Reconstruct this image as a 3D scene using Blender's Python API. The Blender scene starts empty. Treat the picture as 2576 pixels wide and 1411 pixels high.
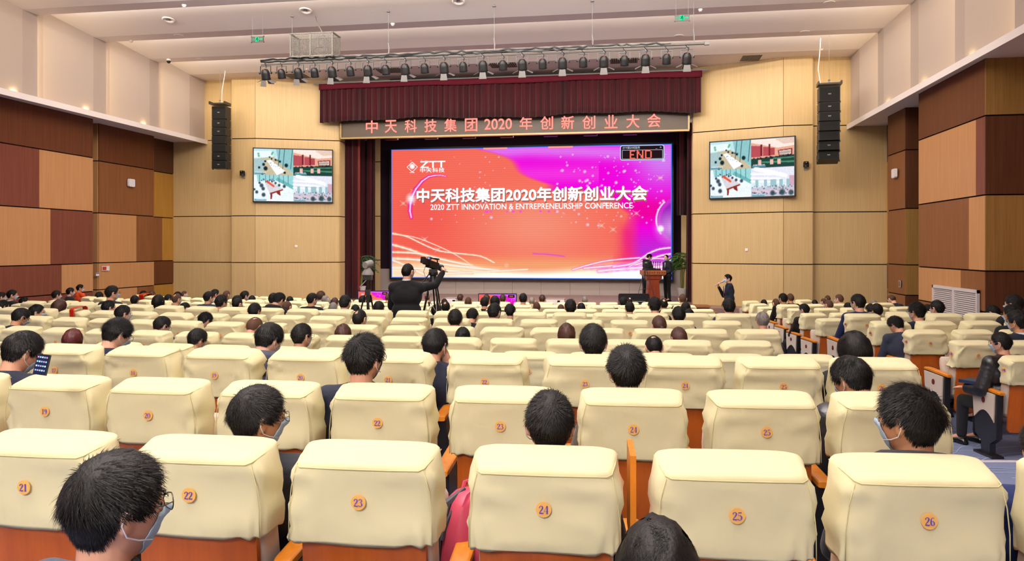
import bpy, bmesh, math, random
import numpy as np
from mathutils import Vector, Matrix
R_=math.radians; pi=math.pi
sc=bpy.context.scene; col=sc.collection
# ---------------------------------------------------------------- camera, world, lights, exposure
EYE=2.41; TH=R_(8.97); CT,ST=math.cos(TH),math.sin(TH); F=1900.0; HX,HY=1288.0,622.0
cd=bpy.data.cameras.new('camera'); cam=bpy.data.objects.new('camera',cd); col.objects.link(cam)
cam.location=(0,0,EYE); cam.rotation_euler=(pi/2,0,TH); cd.sensor_width=36; cd.lens=36*F/2576; cd.shift_y=-83.5/2576
cd.clip_start=.05; cd.clip_end=200; sc.camera=cam
w=bpy.data.worlds.new('world'); sc.world=w; w.use_nodes=True
w.node_tree.nodes['Background'].inputs[0].default_value=(1,.93,.85,1); w.node_tree.nodes['Background'].inputs[1].default_value=.3
sc.view_settings.view_transform='Standard'; sc.view_settings.look='None'; sc.view_settings.gamma=1; sc.view_settings.use_curve_mapping=False
sc.view_settings.exposure=0.0
sc.cycles.max_bounces=6; sc.cycles.diffuse_bounces=4; sc.cycles.glossy_bounces=2; sc.cycles.transmission_bounces=4; sc.cycles.transparent_max_bounces=4
sc.cycles.caustics_reflective=False; sc.cycles.caustics_refractive=False; sc.cycles.use_denoising=True; sc.cycles.sample_clamp_indirect=4; sc.cycles.use_adaptive_sampling=True; sc.cycles.adaptive_threshold=.02
XM=-4.35; CEIL=EYE+6.25; HW=11.45
def area(name,loc,size,power,color=(1,1,1),rot=(0,0,0)):
    l=bpy.data.lights.new(name,'AREA'); l.shape='RECTANGLE'; l.size,l.size_y=size; l.energy=power; l.color=color
    o=bpy.data.objects.new(name,l); o.location=loc; o.rotation_euler=rot; col.objects.link(o); return o
# recessed ceiling lighting of the hall (bays nearer than the first bay in view), aimed down and a little to the stage
for y,p in ((15.6,315),(10.4,80),(5.2,40)):
    for x in (-9.2,-4.35,.5):
        area('ceiling_lamp',(x,y,CEIL-.12),(4.2,.9),p,(1,.97,.93),(R_(38 if y>15 else 14),0,0))
area('bounce_flash',(-2.5,-1.0,4.3),(1.6,1.6),3300,(1,.98,.95),(R_(152),0,0)).data.spread=R_(105)       # photographer's flash aimed at the ceiling
area('flash_direct',(-.9,-2.2,4.5),(1.4,1.0),62,(1,.98,.96),(R_(66),0,R_(5))).data.spread=R_(110)
for x in (-8,-4.35,-.7): area('stage_backlight',(x,28.2,EYE+4.3),(2.4,.4),110,(1,.93,.88),(R_(10),0,0))
FR=[(25.2,27.4),(22.9,23.4),(20.25,20.8),(17.6,18.1),(14.95,15.45),(12.3,12.8),(9.65,10.15),(7,7.5),(4.35,4.85),(1.7,2.2),(-.95,-.45),(-3.6,-3.1)]
for yn,yf in FR[1:6]:       # warm LED coves behind every frame
    area('cove_lamp',(XM,yf+.08,CEIL+.2),(22,.06),280,(1,.9,.76),(R_(75),0,0))
    for s in (-1,1): area('cove_lamp',(XM+s*(HW+.2),yf+.08,EYE+5.1),(.06,2.1),13,(1,.78,.42),(R_(90),0,s*R_(12)))
    for s in (-1,1): area('cove_lamp',(XM+s*(HW+.17),yn-.25,EYE+4.03),(.34,.12),9,(1,.78,.36),(R_(180),0,0))
# ---------------------------------------------------------------- pixel rays -> places in the hall
def cam2w(xc,d,z): return Vector((xc*CT-d*ST, xc*ST+d*CT, z))
def at(px,py,d): return cam2w((px-HX)/F*d, d, EYE-(py-HY)/F*d)
def atY(px,py,Y):
    u=(px-HX)/F; return at(px,py,Y/(u*ST+CT))
def atX(px,py,X):
    u=(px-HX)/F; return at(px,py,X/(u*CT-ST))
# ---------------------------------------------------------------- materials
def lin(h):
    if isinstance(h,str):
        h=h.lstrip('#'); c=[int(h[i:i+2],16)/255 for i in (0,2,4)]
        return tuple(x/12.92 if x<.04045 else ((x+.055)/1.055)**2.4 for x in c)
    return tuple(h[:3])
MATS={}
def mat(name,c,rough=.6,spec=.35,metal=0,emit=0,noise=None,bump=None,c2=None,coat=0,alpha=None,sheen=0):
    """noise=(scale xyz, lo, hi) mixes c with c2 ; bump=(scale xyz, strength, distance)"""
    if name in MATS: return MATS[name]
    m=bpy.data.materials.new(name); m.use_nodes=True; nt=m.node_tree; N=nt.nodes; L=nt.links; b=N['Principled BSDF']
    cc=lin(c)+(1,); b.inputs['Base Color'].default_value=cc; b.inputs['Roughness'].default_value=rough
    b.inputs['Specular IOR Level'].default_value=spec; b.inputs['Metallic'].default_value=metal; b.inputs['Coat Weight'].default_value=coat
    b.inputs['Sheen Weight'].default_value=sheen
    if emit: b.inputs['Emission Color'].default_value=cc; b.inputs['Emission Strength'].default_value=emit
    if alpha is not None: b.inputs['Alpha'].default_value=alpha
    m.diffuse_color=cc
    def tex(scale,detail=4):
        tc=N.new('ShaderNodeTexCoord'); mp=N.new('ShaderNodeMapping'); mp.inputs['Scale'].default_value=scale
        L.new(tc.outputs['Object'],mp.inputs['Vector']); t=N.new('ShaderNodeTexNoise'); t.inputs['Scale'].default_value=1
        t.inputs['Detail'].default_value=detail; L.new(mp.outputs[0],t.inputs['Vector']); return t
    if noise:
        t=tex(noise[0]); r=N.new('ShaderNodeValToRGB'); r.color_ramp.elements[0].position=noise[1]; r.color_ramp.elements[1].position=noise[2]
        r.color_ramp.elements[0].color=cc; r.color_ramp.elements[1].color=lin(c2)+(1,); L.new(t.outputs['Fac'],r.inputs['Fac']); L.new(r.outputs[0],b.inputs['Base Color'])
    if bump:
        t=tex(bump[0],3); bp=N.new('ShaderNodeBump'); bp.inputs['Strength'].default_value=bump[1]; bp.inputs['Distance'].default_value=bump[2]
        L.new(t.outputs['Fac'],bp.inputs['Height']); L.new(bp.outputs[0],b.inputs['Normal'])
    MATS[name]=m; return m
def emis(name,c,s=1):
    if name in MATS: return MATS[name]
    m=bpy.data.materials.new(name); m.use_nodes=True; nt=m.node_tree; nt.nodes.clear()
    e=nt.nodes.new('ShaderNodeEmission'); e.inputs[0].default_value=lin(c)+(1,); e.inputs[1].default_value=s
    o=nt.nodes.new('ShaderNodeOutputMaterial'); nt.links.new(e.outputs[0],o.inputs[0]); MATS[name]=m; m.diffuse_color=lin(c)+(1,); return m
def wood(name,c,c2,rough=.42): return mat(name,c,rough,.3,noise=((38,38,.9),.35,.7),c2=c2)
WD={'honey':wood('oak_veneer','#c2a473','#ccae7d'),'dark':wood('dark_veneer','#5a3018','#6a3a20'),'red':wood('red_brown_veneer','#6f3a2a','#7d4633'),
 'brown':wood('brown_veneer','#7c4c2c','#8a5834'),'tan':wood('tan_veneer','#bb8656','#c69160'),'gold':wood('golden_veneer','#a87830','#b5853b'),
 'olive':wood('olive_perforated','#8c6634','#9a7440'),'umber':wood('umber_veneer','#4c2a18','#5a3520')}
M_upper=mat('warm_white_wall','#b5a498',.85,.2); M_white=mat('white_plaster','#efe4e0',.85,.2); M_joint=mat('joint_shadow_gap','#1c120c',.8,.1)
M_black=mat('black_plastic','#0d0c0d',.45,.4); M_metal=mat('black_metal','#17171a',.35,.5); M_steel=mat('steel','#7c7a7a',.5,.4)
M_grey=mat('grey_plastic','#9a9a9c',.5,.4); M_lens=mat('lens_glass','#0a0d18',.08,.8)
# ---------------------------------------------------------------- mesh building
class MB:
    def __init__(s): s.v=[]; s.f=[]; s.m=[]; s.cur=0
    def add(s,vs,fs,mi=None):
        n=len(s.v); s.v+= [tuple(p) for p in vs]; s.f+=[tuple(i+n for i in f) for f in fs]; s.m+=[s.cur if mi is None else mi]*len(fs); return s
    def box(s,c,size,rz=0,mi=None,M=None):
        hx,hy,hz=[x/2 for x in size]; vs=[Vector((x,y,z)) for x in(-hx,hx) for y in(-hy,hy) for z in(-hz,hz)]
        T=Matrix.Translation(c)@Matrix.Rotation(rz,4,'Z')
        if M is not None: T=Matrix.Translation(c)@M.to_4x4()
        return s.add([T@v for v in vs],[(0,1,3,2),(4,6,7,5),(0,4,5,1),(2,3,7,6),(0,2,6,4),(1,5,7,3)],mi)
    def ring(s,c,r,n,ax,up,e=1.0):
        return [Vector(c)+ax*(math.cos(2*pi*i/n)*r)+up*(math.sin(2*pi*i/n)*r*e) for i in range(n)]
    def tube(s,pts,r,n=8,cap=True,mi=None,e=1.0):
        pts=[Vector(p) for p in pts]; rs=r if isinstance(r,(list,tuple)) else [r]*len(pts); vs=[]; prev=None
        for i,p in enumerate(pts):
            t=(pts[min(i+1,len(pts)-1)]-pts[max(i-1,0)]).normalized()
            if prev is None: a=t.orthogonal().normalized()
            else: a=(prev-t*prev.dot(t)); a=a.normalized() if a.length>1e-6 else t.orthogonal().normalized()
            prev=a; b=t.cross(a); vs+=s.ring(p,rs[i],n,a,b,e)
        fs=[(i*n+j,i*n+(j+1)%n,(i+1)*n+(j+1)%n,(i+1)*n+j) for i in range(len(pts)-1) for j in range(n)]
        if cap: fs+=[tuple(range(n))[::-1],tuple(range((len(pts)-1)*n,len(pts)*n))]
        return s.add(vs,fs,mi)
    def lathe(s,prof,c=(0,0,0),n=20,mi=None,M=None):
        T=Matrix.Translation(c) if M is None else Matrix.Translation(c)@M.to_4x4()
        vs=[T@Vector((r*math.cos(2*pi*j/n),r*math.sin(2*pi*j/n),z)) for r,z in prof for j in range(n)]
        fs=[(i*n+j,i*n+(j+1)%n,(i+1)*n+(j+1)%n,(i+1)*n+j) for i in range(len(prof)-1) for j in range(n)]
        fs+=[tuple(range(n))[::-1],tuple(range((len(prof)-1)*n,len(prof)*n))]
        return s.add(vs,fs,mi)
    def prism(s,poly,y0,y1,mi=None,M=None):       # poly in x,z extruded along y
        n=len(poly); vs=[Vector((x,y0,z)) for x,z in poly]+[Vector((x,y1,z)) for x,z in poly]
        if M is not None: vs=[M@v for v in vs]
        return s.add(vs,[tuple(range(n)),tuple(range(n,2*n))[::-1]]+[(i,i+n,(i+1)%n+n,(i+1)%n) for i in range(n)],mi)
    def loft(s,rings,cap=True,mi=None,closed=True):
        n=len(rings[0]); vs=[p for r in rings for p in r]; m=n if closed else n-1
        fs=[(i*n+j,i*n+(j+1)%n,(i+1)*n+(j+1)%n,(i+1)*n+j) for i in range(len(rings)-1) for j in range(m)]
        if cap: fs+=[tuple(range(n))[::-1],tuple(range((len(rings)-1)*n,len(rings)*n))]
        return s.add(vs,fs,mi)
    def ball(s,c,r,n=10,m=6,mi=None,M=None):
        r=r if isinstance(r,(tuple,list)) else (r,r,r); vs=[Vector((0,0,-1))]
        for i in range(1,m):
            a=-pi/2+pi*i/m; vs+=[Vector((math.cos(a)*math.cos(2*pi*j/n),math.cos(a)*math.sin(2*pi*j/n),math.sin(a))) for j in range(n)]
        vs.append(Vector((0,0,1))); fs=[(0,1+(j+1)%n,1+j) for j in range(n)]
        fs+=[(1+i*n+j,1+i*n+(j+1)%n,1+(i+1)*n+(j+1)%n,1+(i+1)*n+j) for i in range(m-2) for j in range(n)]
        k=1+(m-2)*n; fs+=[(k+j,k+(j+1)%n,k+n) for j in range(n)]
        q=[Vector((v.x*r[0],v.y*r[1],v.z*r[2])) for v in vs]
        if M is not None: q=[M@v for v in q]
        return s.add([Vector(c)+v for v in q],fs,mi)
    def mesh(s,name,mats,smooth=True,fixn=False):
        me=bpy.data.meshes.new(name); me.from_pydata(s.v,[],s.f)
        for m in (mats if isinstance(mats,(list,tuple)) else [mats]): me.materials.append(m)
        me.polygons.foreach_set('material_index',s.m)
        if smooth: me.polygons.foreach_set('use_smooth',[True]*len(me.polygons))
        if fixn:
            b=bmesh.new(); b.from_mesh(me); bmesh.ops.recalc_face_normals(b,faces=b.faces); b.to_mesh(me); b.free()
        me.update()
        if smooth==2: me.set_sharp_from_angle(angle=R_(38))
        return me
    def obj(s,name,mats,parent=None,smooth=2,fixn=True):
        return ob(name,s.mesh(name,mats,smooth,fixn),parent)
def ob(name,me,parent=None,loc=None,rot=None,scale=None):
    o=bpy.data.objects.new(name,me); col.objects.link(o)
    if parent is not None: o.parent=parent
    if loc is not None: o.location=loc
    if rot is not None: o.rotation_euler=rot
    if scale is not None: o.scale=(scale,)*3 if isinstance(scale,(int,float)) else scale
    return o
def empty(name,loc=(0,0,0),rz=0,scale=1):
    o=bpy.data.objects.new(name,None); o.empty_display_size=.1; o.location=loc; o.rotation_euler=(0,0,rz); o.scale=(scale,)*3; col.objects.link(o); return o
def tag(o,label=None,cat=None,group=None,kind=None):
    if label: o['label']=label
    if cat: o['category']=cat
    if group: o['group']=group
    if kind: o['kind']=kind
    return o
def text_mesh(txt,size,mats,bold=0,extrude=.002,align='CENTER',sx=1,spacing=1,shear=0):
    cu=bpy.data.curves.new('txt','FONT'); cu.body=txt; cu.size=size; cu.offset=bold; cu.extrude=extrude; cu.align_x=align; cu.align_y='CENTER'
    cu.resolution_u=3; cu.space_character=spacing; cu.shear=shear
    o=bpy.data.objects.new('txt',cu); col.objects.link(o); dg=bpy.context.evaluated_depsgraph_get(); dg.update()
    me=bpy.data.meshes.new_from_object(o.evaluated_get(dg)); bpy.data.objects.remove(o)
    me.transform(Matrix.Rotation(pi/2,4,'X')@Matrix.Diagonal((sx,1,1,1)))       # stands upright, reads from -Y
    me.materials.clear(); me.materials.append(mats); return me
def fit_text(me,x0,x1,z0,z1,y=0):
    v=np.empty(len(me.vertices)*3); me.vertices.foreach_get('co',v); v=v.reshape(-1,3); a=v.min(0); b=v.max(0)
    v[:,0]=(v[:,0]-a[0])/(b[0]-a[0])*(x1-x0)+x0; v[:,2]=(v[:,2]-a[2])/(b[2]-a[2])*(z1-z0)+z0; v[:,1]+=y
    me.vertices.foreach_set('co',v.ravel()); me.update(); return me
def vcol_mat(name,s=1.0):
    if name in MATS: return MATS[name]
    m=bpy.data.materials.new(name); m.use_nodes=True; nt=m.node_tree; nt.nodes.clear()
    a=nt.nodes.new('ShaderNodeAttribute'); a.attribute_name='pic'; e=nt.nodes.new('ShaderNodeEmission'); e.inputs[1].default_value=s
    o=nt.nodes.new('ShaderNodeOutputMaterial'); nt.links.new(a.outputs['Color'],e.inputs[0]); nt.links.new(e.outputs[0],o.inputs[0]); MATS[name]=m; return m
def picture(name,img,W,H,material):
    """a lit screen: grid of W x H metres (x right, z up, facing -Y), img float sRGB (rows from top)"""
    h,wd=img.shape[:2]; xs=np.linspace(-W/2,W/2,wd); zs=np.linspace(H/2,-H/2,h)
    X,Z=np.meshgrid(xs,zs); v=np.stack([X,np.zeros_like(X),Z],-1).reshape(-1,3)
    i=np.arange(h*wd).reshape(h,wd); q=np.stack([i[1:,:-1],i[1:,1:],i[:-1,1:],i[:-1,:-1]],-1).reshape(-1,4)
    me=bpy.data.meshes.new(name); me.vertices.add(len(v)); me.vertices.foreach_set('co',v.ravel())
    me.loops.add(q.size); me.loops.foreach_set('vertex_index',q.ravel().astype(np.int32)); me.polygons.add(len(q))
    me.polygons.foreach_set('loop_start',np.arange(0,q.size,4,dtype=np.int32)); me.polygons.foreach_set('loop_total',np.full(len(q),4,dtype=np.int32))
    me.update(calc_edges=True); me.validate()
    c=np.clip(img,0,1.6); c=np.where(c<.04045,c/12.92,((c+.055)/1.055)**2.4); a=me.color_attributes.new('pic','FLOAT_COLOR','POINT')
    a.data.foreach_set('color',np.concatenate([c.reshape(-1,3),np.ones((h*wd,1))],1).ravel().astype(np.float32)); me.materials.append(material); return me
class Cv:      # small numpy painter for what the lit screens show, coordinates 0..1 from top left
    def __init__(s,w,h,c=(0,0,0)):
        s.w,s.h=w,h; s.a=np.zeros((h,w,3)); s.a[:]=s.c(c); s.Y,s.X=np.mgrid[0:h,0:w]; s.X=s.X/(w-1); s.Y=s.Y/(h-1)
    def c(s,c): return np.array([int(c[i:i+2],16)/255 for i in (1,3,5)]) if isinstance(c,str) else np.array(c)
    def mix(s,m,c): s.a+= (s.c(c)-s.a)*np.clip(m,0,1)[...,None]
    def poly(s,pts,c,k=1):
        m=np.zeros_like(s.X,bool); n=len(pts)
        for i in range(n):
            (x0,y0),(x1,y1)=pts[i],pts[(i+1)%n]
            if y0==y1: continue
            m^=((y0>s.Y)!=(y1>s.Y))&(s.X<(x1-x0)*(s.Y-y0)/(y1-y0)+x0)
        s.mix(m*k,c)
    def rect(s,x0,y0,x1,y1,c,k=1): s.mix(((s.X>=x0)&(s.X<=x1)&(s.Y>=y0)&(s.Y<=y1))*k,c)
    def disc(s,x,y,r,c,k=1,soft=.3,ex=1):
        d=np.sqrt(((s.X-x)*s.w/s.h/ex)**2+(s.Y-y)**2)/r; s.mix(np.clip((1-d)/soft,0,1)*k,c)
    def line(s,pts,wd,c,k=1):
        A=s.w/s.h
        for (x0,y0),(x1,y1) in zip(pts,pts[1:]):
            dx,dy=(x1-x0)*A,y1-y0; L=dx*dx+dy*dy+1e-9; t=np.clip(((s.X-x0)*A*dx+(s.Y-y0)*dy)/L,0,1)
            d=np.sqrt(((s.X-x0)*A-t*dx)**2+(s.Y-y0-t*dy)**2); s.mix(np.clip(1.3-d/wd,0,1)*k,c)
def shot(): pass
# ================================================================ the hall
ZD,ZC,ZB,ZA=0.0,.24,.52,.77      # floor tiers, stage side to camera side
def struct(o,**k): return tag(o,kind='structure',**k)
# floor: four tiers with arc-shaped risers
def arc(Xc,Yc,R,n=36,x0=-20,x1=12):
    out=[]
    cw=cam2w(Xc,Yc,0)
    for i in range(n+1):
        X=x0+(x1-x0)*i/n; dx=X-cw.x; out.append((X,cw.y-math.sqrt(max(R*R-dx*dx,4))))
    return out
XC,YC=3.986,40.399
def row_circle(n):
    if n>=9: return XC,YC,{9:30.598,10:31.593,11:32.519,12:33.502,13:34.401,14:36.306,15:37.338,16:38.328,17:39.33}[n]
    if n>=5: R={5:21,6:22,7:23,8:24}[n]; d0={5:14.85,6:13.9,7:12.9,8:11.95}[n]; return 2.3,d0+R,R
    R={1:18,2:18.9,3:19.8,4:20.8}[n]; d0={1:18.95,2:18.05,3:17.15,4:16.15}[n]; return 1.7,d0+R,R
def zrow(n): return ZA if n>=14 else ZB if n>=9 else ZC if n>=5 else ZD
M_carpet=mat('blue_grey_carpet','#5c6480',.95,.1,noise=((260,260,260),.35,.65),c2='#767f9c',bump=((300,300,300),.5,.004))
M_nose=mat('step_nosing','#d8d0cf',.4,.4); M_cline=mat('carpet_pale_line','#9fb0d2',.95,.1)
edges=[arc(XC,YC,39.33+7),arc(XC,YC,34.401+.22),arc(XC,YC,30.598-.62),arc(1.9,14.85+21,21-.62)]
edges=[ [(x,y) for x,y in e] for e in edges]
tiers=[(ZA,edges[0],edges[1]),(ZB,edges[1],edges[2]),(ZC,edges[2],edges[3]),(ZD,edges[3],[(x,28) for x,y in edges[3]])]
mb=MB()
for z,a,b in tiers:
    n=len(a); mb.add([(x,min(y,27.6),z) for x,y in a]+[(x,y if y<27.9 else 28,z) for x,y in b],[(i,i+1,i+1+n,i+n) for i in range(n-1)])
for (z0,_,e),(z1,_,_) in zip(tiers,tiers[1:]):
    n=len(e); mb.add([(x,y,z0) for x,y in e]+[(x,y,z1) for x,y in e],[(i,i+1,i+1+n,i+n) for i in range(n-1)])
floor=struct(mb.obj('floor',[M_carpet],fixn=True,smooth=False))
# thin pale lines woven into the carpet of the right aisle
def eY(e,x):
    return float(np.interp(x,[p[0] for p in e],[p[1] for p in e]))
random.seed(5)
mb=MB()
for i in range(110):
    x=random.uniform(1.6,5.2); y=random.uniform(3.2,8.2); a=random.uniform(-.3,1.2); L=random.uniform(.6,1.5)
    p=[(x+math.cos(a+.25*math.sin(t*3))*L*t,y+math.sin(a+.3*math.sin(t*2.2))*L*t*.45) for t in np.linspace(0,1,6)]
    sd=[yy>eY(edges[1],xx) for xx,yy in p]
    if any(sd)!=all(sd) or any(abs(yy-eY(edges[1],xx))<.05 for xx,yy in p): continue
    z=(ZB if sd[0] else ZA)+.003
    for (xa,ya),(xb,yb) in zip(p,p[1:]):
        dx,dy=xb-xa,yb-ya; l=math.hypot(dx,dy); nx,ny=-dy/l*.0045,dx/l*.0045
        mb.add([(xa-nx,ya-ny,z),(xb-nx,yb-ny,z),(xb+nx,yb+ny,z),(xa+nx,ya+ny,z)],[(0,1,2,3)])
o=mb.obj('carpet_line',[M_cline],parent=floor,smooth=False,fixn=False); tag(o,'fine pale lines woven into the aisle carpet',kind='stuff')
for z,e in ((ZA,edges[1]),(ZB,edges[2])):
    mb=MB(); mb.tube([(x,y,z-.008) for x,y in e if -17<x<8.2],.02,6); struct(mb.obj('trim_1',[M_nose]))
# ceiling and upper walls: saw-tooth frames with recessed coves
H=.3; prof=[]
for (yn,yf),nx in zip(FR[::-1],FR[::-1][1:]+[None]):
    prof+=[(yn,0),(yf,0)]
    if nx: prof+=[(yf+.002,H),(yf+.55,H)]
LZ=EYE+4.0
def strip(fn,name):
    mb=MB(); a=[fn(y,h)[0] for y,h in prof]; b=[fn(y,h)[1] for y,h in prof]; n=len(a)
    mb.add(a+b,[(i,i+1,i+1+n,i+n) for i in range(n-1)]); return struct(mb.obj(name,[M_white if name=='ceiling' else M_upper],smooth=False,fixn=False))
strip(lambda y,h:((XM-HW-h,y,CEIL+h),(XM+HW+h,y,CEIL+h)),'ceiling')
strip(lambda y,h:((XM-HW-h,y,LZ),(XM-HW-h,y,CEIL+h)),'wall_upper_left')
strip(lambda y,h:((XM+HW+h,y,LZ),(XM+HW+h,y,CEIL+h)),'wall_upper_right')
for s,nm in ((-1,'left'),(1,'right')):
    mb=MB(); mb.box((XM+s*(11.35+.95),11.2,LZ-.02),(1.9,30,.04)); mb.box((XM+s*11.36,11.2,LZ-.06),(.06,30,.16)); struct(mb.obj('trim_3' if s<0 else 'trim_4',[M_white],smooth=False))
# wooden wall panels ------------------------------------------------
def panels(parent,p0,p1,rows,out=.0,th=.03,gap=.032):
    """p0->p1 plan points; rows=[(z0,z1,[(t0,t1,wood),...])] ; panels stand proud of the dark backing towards the hall (to the right of p0->p1)"""
    p0=Vector(p0).to_3d(); p1=Vector(p1).to_3d(); d=(p1-p0); L=d.length; d.normalize(); nrm=Vector((d.y,-d.x,0)); rz=math.atan2(d.y,d.x)
    for z0,z1,cells in rows:
        for t0,t1,wn in cells:
            a=t0*L+(.0015); b=t1*L-.0015
            c=p0+d*((a+b)/2)+nrm*(out+th/2); mb=MB(); mb.box((0,0,0),(b-a,th,z1-z0-gap))
            o=mb.obj('panel',[WD[wn]],parent=parent,smooth=False); o.location=(c.x,c.y,(z0+z1)/2); o.rotation_euler=(0,0,rz)
def backing(name,pts,z0,z1):
    mb=MB(); n=len(pts); mb.add([(x,y,z0) for x,y in pts]+[(x,y,z1) for x,y in pts],[(i,i+1,i+1+n,i+n) for i in range(n-1)])
    return struct(mb.obj(name,[M_joint],smooth=False,fixn=False))
Z4,Z3,Z2,Z1=EYE+4.02,EYE+2.76,EYE+1.1,EYE-.5; Z0=EYE-1.36
def even(ws):
    out=[];t=0; tot=sum(a for a,_ in ws)
    for a,wn in ws: out.append((t/tot,(t+a)/tot,wn)); t+=a
    return out
# left wall: near box, end face, second box, recess
XL=-17.1
wl=backing('wall_left',[(-16.43,-4),(-16.43,21),(XL,21),(XL,21.78),(-16.83,21.78),(-16.83,24.6),(XL,24.6),(XL,26.2)],0,Z4)
def yl(px,X=-16.4): return atX(px,600,X).y
def cellsL(pxs,y0,y1,X):  # boundaries in px between y0 and y1, list of (px_end,wood)
    out=[];a=y0
    for p,wn in pxs:
        b=y1 if p is None else yl(p,X); out.append(((a-y0)/(y1-y0),(b-y0)/(y1-y0),wn)); a=b
    return out
y0,y1=-4,21
near=lambda ws:[(y,w) for y,w in ws]
def nearcells(extra,pxs):
    cs=cellsL(pxs,y0,y1,-16.4); f=cs[0]; n=len(extra); first=[]; 
    e=(yl(0)-y0)/(y1-y0)-.06
    for i,wn in enumerate(extra): first.append((e*i/n,e*(i+1)/n,wn))
    return first+[(e,f[1],f[2])]+cs[1:]
panels(wl,(-16.43,-4),(-16.43,21),[
 (Z3,Z4,nearcells(['dark','tan','red'],[(None,'dark')])),
 (Z2,Z3,nearcells(['tan','dark','tan'],[(99,'red'),(162,'tan'),(None,'tan')])),
 (Z1,Z2,nearcells(['red','tan','dark'],[(127,'tan'),(None,'red')])),
 (Z0,Z1,nearcells(['dark','red','tan'],[(155,'red'),(None,'tan')])),
 (.75,Z0,nearcells(['dark','red','tan'],[(None,'red')]))])
panels(wl,(XL,21.78),(-16.83,21.78),[(z0,z1,[(0,1,'tan')]) for z0,z1 in ((Z3,Z4),(Z2,Z3),(Z1,Z2),(Z0,Z1),(0.1,Z0))])
y0,y1=21.78,24.6
panels(wl,(-16.83,21.78),(-16.83,24.6),[
 (Z3,Z4,[(0,1,'dark')]),(Z2,Z3,[(0,1,'brown')]),(Z1,Z2,cellsL([(343,'tan'),(None,'brown')],y0,y1,-16.8)),
 (Z0,Z1,cellsL([(303,'tan'),(None,'tan')],y0,y1,-16.8)),(0.1,Z0,cellsL([(345,'tan'),(None,'brown')],y0,y1,-16.8))])
panels(wl,(XL,24.6),(XL,26.2),[(Z3,Z4,[(0,1,'umber')]),(Z2,Z3,[(0,1,'gold')]),(Z1,Z2,[(0,.55,'brown'),(.55,1,'gold')]),(Z0,Z1,[(0,1,'dark')]),(0.1,Z0,[(0,1,'gold')])])
# right wall (points run towards the camera so that panels face the hall)
X1,X2,XR=7.67,7.33,8.25
wr=backing('wall_right',[(XR,26.2),(XR,24.35),(X1+.03,24.35),(X1+.03,22.9),(XR+.1,22.9),(XR+.1,20.9),(X2+.03,20.9),(X2+.03,17.2),(XR+.3,17.2),(XR+.3,12.2),(X2+.03,12.2),(X2+.03,8),(XR+.3,8),(XR+.3,-4)],0,Z4)
def cR(pxs,X,ya,yb):
    out=[];a=0
    for p,wn in pxs:
        b=1 if p is None else (ya-atX(p,600,X).y)/(ya-yb); out.append((a,b,wn)); a=b
    return out
panels(wr,(XR,26.2),(XR,24.35),[(Z3,Z4,[(0,1,'umber')]),(Z2,Z3,[(0,1,'gold')]),(Z1,Z2,[(0,1,'gold')]),(Z0,Z1,[(0,1,'dark')]),(0.1,Z0,[(0,1,'brown')])])
panels(wr,(X1+.03,24.35),(X1+.03,22.9),[(Z3,Z4,[(0,1,'dark')]),(Z2,Z3,[(0,1,'brown')]),(Z1,Z2,[(0,1,'brown')]),(Z0,Z1,[(0,1,'brown')]),(0.1,Z0,[(0,.45,'olive'),(.45,1,'brown')])])
panels(wr,(X1+.0,22.9),(XR+.1,22.9),[(Z3,Z4,[(0,1,'umber')]),(Z2,Z3,[(0,1,'umber')]),(Z1,Z2,[(0,1,'olive')]),(Z0,Z1,[(0,1,'olive')]),(0.1,Z0,[(0,1,'umber')])])
ya,yb=20.9,17.2
panels(wr,(X2+.03,ya),(X2+.03,yb),[(Z3,Z4,[(0,1,'dark')]),(Z2,Z3,cR([(2364,'tan'),(2404,'tan'),(2455,'tan'),(None,'red')],X2,ya,yb)),
 (Z1,Z2,cR([(2437,'brown'),(None,'tan')],X2,ya,yb)),(Z0,Z1,cR([(2375,'tan'),(2417,'tan'),(None,'brown')],X2,ya,yb)),(0.1,Z0,[(0,1,'brown')])])
panels(wr,(X2,yb),(XR+.3,yb),[(Z3,Z4,[(0,1,'olive')]),(Z2,Z3,[(0,1,'umber')]),(Z1,Z2,[(0,1,'olive')]),(Z0,Z1,[(0,1,'umber')]),(0.1,Z0,[(0,1,'umber')])])
for q0,q1,alt in (((X2+.03,12.2),(X2+.03,8),0),((XR+.3,8),(XR+.3,-4),1),((XR+.3,17.2),(XR+.3,12.2),1),((X2,8),(XR+.3,8),0)):
    panels(wr,q0,q1,[(z0,z1,even([(1,('dark','tan','brown','tan','dark')[(i+alt)%5]),(1.4,('tan','red','tan','dark','brown')[(i+alt)%5])])) for i,(z0,z1) in enumerate(((Z3,Z4),(Z2,Z3),(Z1,Z2),(Z0,Z1),(.78,Z0)))])
# front wall: flat outer parts and splayed parts beside the stage
J=[0,EYE-.56,EYE+1.16,EYE+4.0,CEIL+.02]
YO,YH,YP=26.2,25.93,27.05; HH,HP=10.2,6.5
for s,nm in ((-1,'front_left'),(1,'front_right')):
    pts=[(XM+s*12.9,YO),(XM+s*HH,YO),(XM+s*HH,YH),(XM+s*(HH-.9),YH+.03),(XM+s*HP,YP),(XM+s*HP,YP+.5)]
    wf=backing('wall_'+nm,pts,0,CEIL+.05)
    rows=[(J[i],J[i+1]) for i in range(4)]
    segs=[(pts[0],pts[1]),(pts[1],pts[2]),(pts[2],pts[3]),(pts[3],pts[4]),(pts[4],pts[5])]
    for a,b in segs:
        if s>0: a,b=b,a
        panels(wf,a,b,[(z0,z1,[(0,1,'honey')]) for z0,z1 in rows])
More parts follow.
